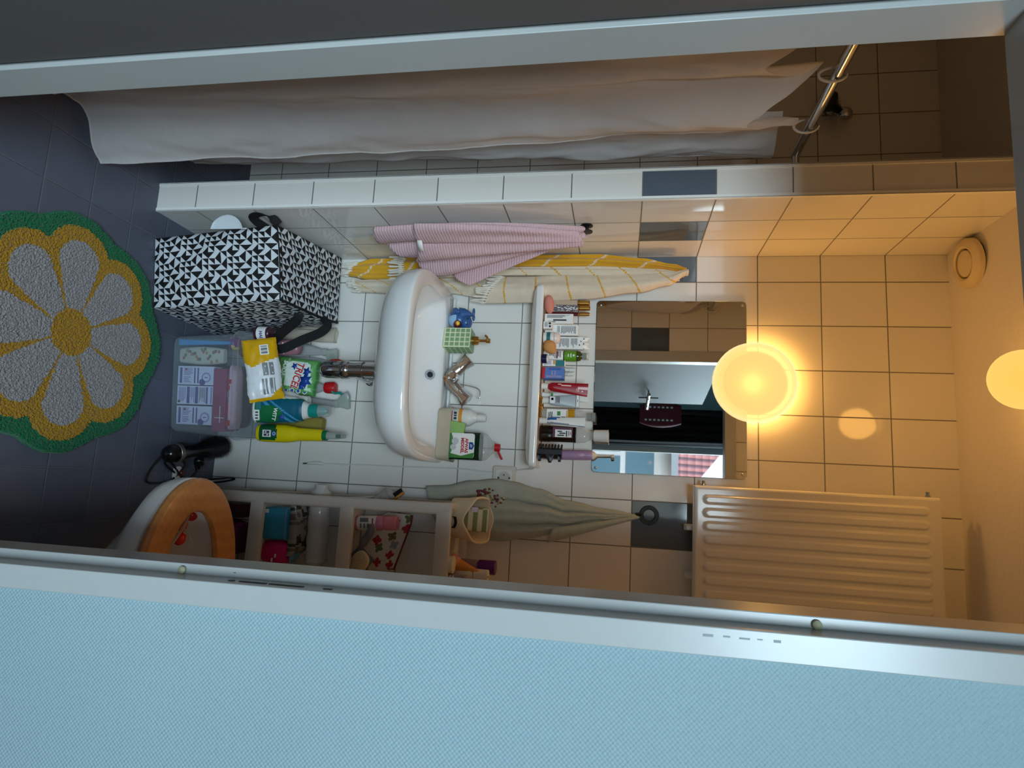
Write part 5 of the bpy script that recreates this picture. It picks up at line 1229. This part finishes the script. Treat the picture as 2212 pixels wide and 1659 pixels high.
# bottom compartment, mostly hidden by the toilet
t_ = inset('magenta_bag', 'dark magenta bag on the lowest tray seen past the toilet seat', 'bag', .945, -.165, TRAY[0] - .0215)
b = MB(); b.loft([rr(.13 * (.7 + .3 * sin(pi * k / 6)), .11, .03, .036 * k, 4) for k in range(7)]); obj('bag', b, mt('magenta_fabric', (112, 18, 78), .7, bump=.001, bscale=120), t_)
t_ = inset('dark_pouch', 'dark red checked pouch on the lowest tray beside the shelf post', 'pouch', .855, -.16, TRAY[0] - .0215)
b = MB(); b.loft([rr(.045, .10, .015, .04 * k, 3) for k in range(6)], paint=lambda x, y, z: int((x + y) * 40) % 2 if z > .03 else 0); obj('pouch', b, [mt('dark_red_cloth', (70, 22, 26), .8), mt('charcoal_cloth', (52, 50, 56), .8)], t_)
t_ = inset('snack_bag', 'small yellow brown packet on the lowest tray near the door frame', 'packet', 1.045, -.17, TRAY[0] - .0215)
b = MB(); b.loft([rr(.06, .08 - .06 * (k / 5) ** 2, .008, .045 * k, 3) for k in range(6)], paint=lambda x, y, z: 1 if z > .12 and x < .01 else 0); obj('packet', b, [mt('brown_packet', (96, 74, 50), .4), mt('yellow_packet', (170, 140, 40), .4)], t_)
# middle lower tray
t_ = inset('blue_tissue_pack', 'bright blue tissue pack on the tray level with the toilet seat', 'pack', .884, -.185, T1z, (0, 0, 3))
b = MB(); b.loft([rr(.100, .080, .012, z, 4) for z in (0, .004, .078, .084)]); obj('wrapper', b, mt('turquoise_film', (52, 150, 186), .35), t_)
obj('print', marks([(-.046, -.034, .004, .018, 7), (-.048, .048, .0785, .081, 9)], -.0402), PR, t_)
t_ = inset('pink_zip_bag', 'hot pink zip bag on the tray beside the blue tissue pack', 'bag', .978, -.185, T1z, (0, 0, -3))
b = MB(); b.loft([rr(.076 * (.82 + .18 * sin(pi * k / 5)), .07 * (.8 + .2 * sin(pi * k / 5)), .02, .017 * k, 5) for k in range(6)]); obj('bag', b, mt('hot_pink_film', (206, 20, 104), .3), t_)
obj('print', marks([(.004, .016, .050, .056, 7), (.018, .030, .040, .046, 7)], -.0352), PR, t_)
cfilm = clear('clear_wrap', (206, 208, 204), .4, .06)
t_ = inset('cotton_pack', 'clear pack of dark and grey cotton items lying on the blue tissue pack', 'pack', .900, -.150, T1z + .0855, (0, 0, 2))
b = MB(); b.grid(lambda u, v: (-.09 + .18 * u, -.06 + .10 * v, .0 + .036 * max(0, 1 - abs(2 * v - 1) ** 3) ** .5 * (1 - abs(2 * u - 1) ** 6) * (1 + .25 * nz(u * 8, v * 6))), 36, 14, paint=lambda u, v: [0, 1, 0, 2, 0][int(u * 9 + 2 * nz(v * 4, u * 6)) % 5]); obj('wrapper', b, [mt('grey_wrap', (150, 148, 140), .25), mt('dark_wrap', (62, 56, 52), .25), mt('taupe_wrap', (110, 98, 84), .25)], t_, solid=.002)
t_ = inset('blue_wipe', 'crumpled light blue wrapper on the pink zip bag', 'wrapper', .975, -.170, T1z + .0855, (0, 0, 20))
b = MB(); b.grid(lambda u, v: (-.035 + .07 * u, -.03 + .06 * v, .002 + .022 * sin(pi * u) * sin(pi * v) * (1 + .5 * nz(u * 6, v * 6))), 16, 14); obj('wrapper', b, mt('steel_blue_film', (98, 146, 176), .3), t_, solid=.001)
t_ = inset('cotton_roll', 'long clear wrapped cotton roll lying across the tray and poking out at the side', 'roll', .895, -.150, T1z + .157, (0, 0, 2))
b = MB(); b.loft([[(-.140 + .275 * k / 22, .033 * (1 + .05 * sin(k * 1.9)) * (1 if 1 < k < 21 else .62) * cos(2 * pi * j / 24), .035 * (1 + .05 * cos(k * 1.3)) * (1 if 1 < k < 21 else .62) * sin(2 * pi * j / 24) + .002 * nz(k, j)) for j in range(24)] for k in range(23)]); obj('roll', b, mt('white_wrap_gloss', (206, 206, 200), .12, bump=.002, bscale=25), t_)
# upper tray
t_ = inset('floral_toilet_bag', 'white toilet bag with red butterflies and dark red zip on the tray', 'toilet bag', .928, -.118, T2z, (-6, 0, 0))
rb = mt('poppy_print', (170, 40, 40), .7); ob = mt('olive_print', (96, 104, 56), .7); gb = mt('grey_blue_print', (140, 152, 160), .7)
mot = [(-.075, .105, 0), (-.050, .150, 0), (-.005, .060, 0), (.020, .072, 1), (.010, .125, 2), (.045, .120, 0), (.070, .075, 0), (-.020, .110, 1), (.080, .130, 0), (-.060, .060, 2), (-.085, .150, 1)]
def fpaint(u, v):
    x = -.1 + .2 * u; z = .158 * v
    for cx, cz, c in mot:
        dx, dz = x - cx, z - cz; r = math.hypot(dx, dz); a = math.atan2(dz, dx)
        if r < .017 * (.55 + .45 * abs(cos(2 * a + c))): return 1 + c
    return 0
def fb(s):
    def g(u, v):
        top = .158 - .055 * max(0, u - .12)
        return ((-.1 + .2 * u) * (1 - .10 * v), s * .030 * (1 - v ** 1.6) * (1 - abs(2 * u - 1) ** 4), top * v)
    return g
b = MB(); b.grid(fb(-1), 66, 52, fpaint); b.grid(fb(1), 20, 16); obj('bag', b, [mt('ivory_oilcloth', (212, 204, 190), .35), rb, ob, gb], t_)
b = MB(); b.tube([fb(-1)(u / 12, 1.0) for u in range(13)], .0030, 8); b.tube(spline([fb(-1)(.98, 1.0), tuple(Vector(fb(-1)(.98, 1.0)) + Vector((.002, -.008, -.018)))], 3), .0016, 6); obj('zip', b, mt('dark_red_zip', (120, 16, 24), .5), t_)
t_ = inset('lotion_bottle', 'pink capped lotion bottle with white label on the upper tray', 'bottle', .868, -.190, T2z, (0, -3, 0))
b = MB(); b.lathe([(0, 0), (.0215, 0), (.0235, .003), (.0235, .086), (.019, .098), (.016, .100), (0, .101)], 28, paint=lambda x, y, z: 1 if .012 < z < .074 and y < .008 else 0); obj('bottle', b, [mt('rose_plastic', (214, 132, 156), .3), PR[7]], t_)
b = MB(); cyl(b, .0225, .0225, .099, .140, bev=.002); obj('cap', b, mt('pink_cap', (226, 130, 140), .35), t_)
obj('print', marks([(-.016, .016, .062, .066, 4), (-.017, -.004, .022, .050, 0), (.0, .014, .022, .028, 0), (.0, .014, .034, .040, 0), (.0, .014, .046, .052, 0)], -.0226, .001), PR, t_)
t_ = inset('dark_bottle', 'dark bottle lying behind the lotion bottle on the upper tray', 'bottle', .848, -.072, T2z + .026, (0, 78, 20))
b = MB(); b.lathe([(0, -.02), (.020, -.02), (.021, -.016), (.021, .06), (.015, .075), (0, .078)], 24, paint=lambda x, y, z: 1 if z > .02 else 0); obj('bottle', b, [mt('charcoal_gloss', (40, 40, 44), .25), mt('pale_peach_plastic', (200, 182, 170), .35)], t_)
hb = inset('grey_hair_brush', 'grey handled paddle hair brush with cream cushion leaning on the upper tray', 'hair brush', .925, -.235, T2z + .062, (10, 0, 0))
grp = mt('matte_grey_rubber', (98, 100, 112), .5)
b = MB(); P = spline([(-.060, -.006, .012), (-.040, -.004, .010), (-.012, 0, -.008), (.012, 0, -.022), (.030, .004, -.034)], 5)
b.tube(P, [.0085 + .005 * abs(sin(k / 20 * 3.0)) * (k < 14) for k in range(len(P))], 14); obj('handle', b, grp, hb)
b = MB().at((.052, .004, -.020), (0, 42, 0)); b.loft([rr(.080, .016 + .0 * k, .007, z, 5) for k, z in enumerate((-.034, -.030))]); b.loft([ell(.030, .010, z, 28, 2.4) for z in (-.034, .0)] + [ell(.036, .011, .03, 28, 2.4)]); obj('head', b, grp, hb)
b = MB().at((.058, -.008, -.016), (0, 42, 0)); b.loft([[(x, -.004, z) for x, z, _ in ell(.038, .030, 0, 28, 2.6)], [(x, -.012, z) for x, z, _ in ell(.034, .027, 0, 28, 2.6)], [(x, -.014, z) for x, z, _ in ell(.022, .018, 0, 28, 2.6)]]); obj('cushion', b, mt('cream_cushion', (206, 188, 150), .5, bump=.0006, bscale=300), hb)
b = MB().at((.058, -.008, -.016), (0, 42, 0))
for i in range(9):
    for j in range(7):
        x, z = -.030 + .060 * i / 8, -.022 + .044 * j / 6
        if (x / .036) ** 2 + (z / .028) ** 2 < 1: b.tube([(x, -.012, z), (x * 1.05, -.026, z * 1.05)], .0011, 5, mi=0)
for j in range(12): b.tube([(.034, -.006 - .0006 * j, -.024 + .0042 * j), (.050, -.010, -.026 + .0046 * j)], .0014, 5, mi=1)
obj('bristles', b, [mt('cream_pins', (196, 180, 150), .6), mt('dark_bristle', (50, 46, 44), .7)], hb)
t_ = inset('wooden_block', 'small brown wooden block on the upper tray near the door frame', 'block', 1.01, -.20, T2z)
obj('block', MB().box(-.03, .03, -.02, .02, 0, .05), mt('brown_wood', (128, 82, 48), .5), t_, bevel=.002)
t_ = inset('plastic_beaker', 'frosted plastic beaker lying out over the side of the shelf unit', 'beaker', .806, -.128, T2z + .060, (0, -38, 0))
b = MB(); b.lathe([(0, -.050), (.026, -.050), (.027, -.047), (.039, .040), (.0405, .042), (.0385, .041), (.0255, -.045)], 32, caps=(True, False)); obj('cup', b, clear('frosted_beaker', (214, 214, 210), .55, .2), t_)
nb = inset('nail_brush', 'wooden nail brush with black bristles sticking out of the frosted beaker', 'brush', .775, -.128, T2z + .108, (0, -38, 0))
obj('handle', MB().box(.002, .010, -.008, .008, -.03, .024), mt('bamboo', (196, 140, 70), .5), nb, bevel=.002)
b = MB()
for i in range(9):
    for j in range(3): b.tube([(.002, -.006 + .006 * j, -.006 + .0034 * i), (-.012, -.006 + .006 * j, -.006 + .0034 * i + random.uniform(-.001, .001))], .0014, 5)
obj('bristles', b, black_pl, nb)
# top tray
T3 = TRAY[3] - .0215
cb = inset('canvas_basket', 'cream canvas basket holding a green checked pouch on top of the shelf unit', 'basket', .832, -.160, T3)
cv = mt('cream_canvas', (214, 196, 164), .85, bump=.0006, bscale=500)
def cbf(rs, th):
    def g(u, v):
        a = 2 * pi * u; r = (.060 + .012 * v) * rs * (1 + .05 * sin(3 * a + 2) * v + .03 * nz(cos(a) * 2, sin(a) * 2, v * 3))
        return (1.0 * r * cos(a), .95 * r * sin(a) - .012 * v, th + (.092 + .030 * sin(a) + .008 * sin(2 * a + 1) + .004 * sin(5 * a)) * v)
    return g
b = MB(); b.grid(cbf(1.0, 0.0), 48, 16, cu=True); b.grid(cbf(.93, .003), 48, 14, cu=True); b.lathe([(0, .001), (.056, .001)], 32, caps=(False, False)); b.lathe([(0, .003), (.05, .003)], 32, caps=(False, False))
obj('body', b, cv, cb)
b = MB(); b.tube([cbf(.97, .0)(k / 48, 1.0) for k in range(48)], .0036, 8, cyc=True); obj('rim', b, cv, cb)
b = MB(); ribbon(b, spline([(-.005, -.0605, .012), (-.004, -.069, .024), (.012, -.070, .028), (.026, -.066, .022), (.028, -.058, .012)], 5), (0, 0, 1), .009); obj('loop', b, black_cl, cb)
gp = inset('checked_pouch', 'green and cream checked pouch inside the canvas basket', 'pouch', .835, -.155, T3 + .004, (-8, 0, -6))
b = MB(); b.loft([rr(.076, .030 - .022 * (k / 7) ** 2, .006, .015 * k, 3) for k in range(8)], paint=lambda x, y, z: (int((x + .2) / .0125) + int((z + .2) / .0155)) % 2); obj('pouch', b, [mt('cream_check', (196, 194, 160), .7), mt('olive_check', (116, 128, 86), .7)], gp)
b = MB(); b.box(-.036, .036, -.003, .003, .104, .108); obj('zip', b, mt('cream_zip', (222, 216, 186), .5), gp)
t_ = inset('note_card', 'small pale lilac card tucked in the canvas basket', 'card', .804, -.172, T3 + .062, (-10, 0, 10)); obj('card', MB().box(-.008, .008, -.0008, .0008, 0, .020), mt('pale_lilac_card', (206, 190, 206), .5), t_)
t_ = inset('printed_card', 'printed decorated card standing behind the canvas basket', 'card', .772, -.085, T3 + .085, (0, -28, 8))
b = MB(); b.loft([rv(.020, .060, .006, -.001), rv(.020, .060, .006, .001)]); obj('card', b, mt('pale_olive_card', (168, 164, 138), .5), t_)
b = MB()
for k in range(6): b.box(-.007, .007, -.0018, -.0008, -.024 + .0085 * k, -.019 + .0085 * k, k % 3)
obj('print', b, [emb[2], emb[3], emb[1]], t_)
t_ = inset('cream_tube', 'pink and orange cream tube leaning beside the canvas basket', 'tube', .958, -.195, T3 + .006, (10, 30, 25))
b = MB(); rings = []
for k in range(12):
    v = k / 11; rings.append(ell(lerp(.022, .034, v), lerp(.020, .0015, v ** .8), .028 + .105 * v, 24, lerp(2, 3, v)))
b.loft(rings, paint=lambda x, y, z: 1 if (y < 0 and x < -.006 - .12 * (z - .08)) else 0); obj('tube', b, [mt('pink_tube', (222, 136, 126), .3), mt('amber_print', (206, 136, 50), .35)], t_)
b = MB(); cyl(b, .0245, .0235, 0, .030, 28, 0, .003); obj('cap', b, mt('rose_cap', (214, 150, 160), .35), t_)
obj('print', marks([(.002, .008, .095, .112, 1), (-.006, .0, .10, .108, 1)], -.0125, .001), PR, t_)
t_ = inset('deodorant_bottle', 'white bottle with cream cap on top of the shelf unit by the door frame', 'bottle', 1.000, -.190, T3, (0, 0, 0))
b = MB(); b.lathe([(0, 0), (.018, 0), (.0195, .003), (.0195, .078), (.015, .086), (0, .087)], 24); obj('bottle', b, mt('off_white_gloss', (206, 200, 192), .3), t_)
b = MB(); cyl(b, .0185, .018, .087, .132); obj('cap', b, off_pl, t_)
t_ = inset('purple_cap_bottle', 'bottle with a purple cap behind the pink tube on the shelf unit', 'bottle', .985, -.115, T3)
b = MB(); cyl(b, .022, .022, 0, .078); b.lathe([(.018, .078), (.018, .085)], 20, caps=(False, False)); obj('bottle', b, mt('clear_mauve', (150, 130, 140), .3), t_)
b = MB(); cyl(b, .0225, .0225, .084, .140, 28, 0, .002); obj('cap', b, mt('violet_cap', (92, 24, 110), .3), t_)
t_ = inset('cream_jar', 'flat cream jar at the front edge of the shelf unit top', 'jar', .968, -.243, T3)
b = MB(); cyl(b, .024, .024, 0, .018); b.lathe([(.025, .018), (.0255, .020), (.0255, .034), (0, .036)], 28); obj('jar', b, off_pl, t_)
t_ = inset('nail_file_pack', 'small striped carton at the door frame side of the shelf unit top', 'carton', 1.014, -.240, T3)
obj('carton', MB().box(-.018, .018, -.012, .012, 0, .072), mt('mauve_card', (150, 132, 142), .5), t_, bevel=.001); obj('print', marks([(-.016, .016, .008 + .009 * k, .012 + .009 * k, 7) for k in range(4)], -.0122), PR, t_)
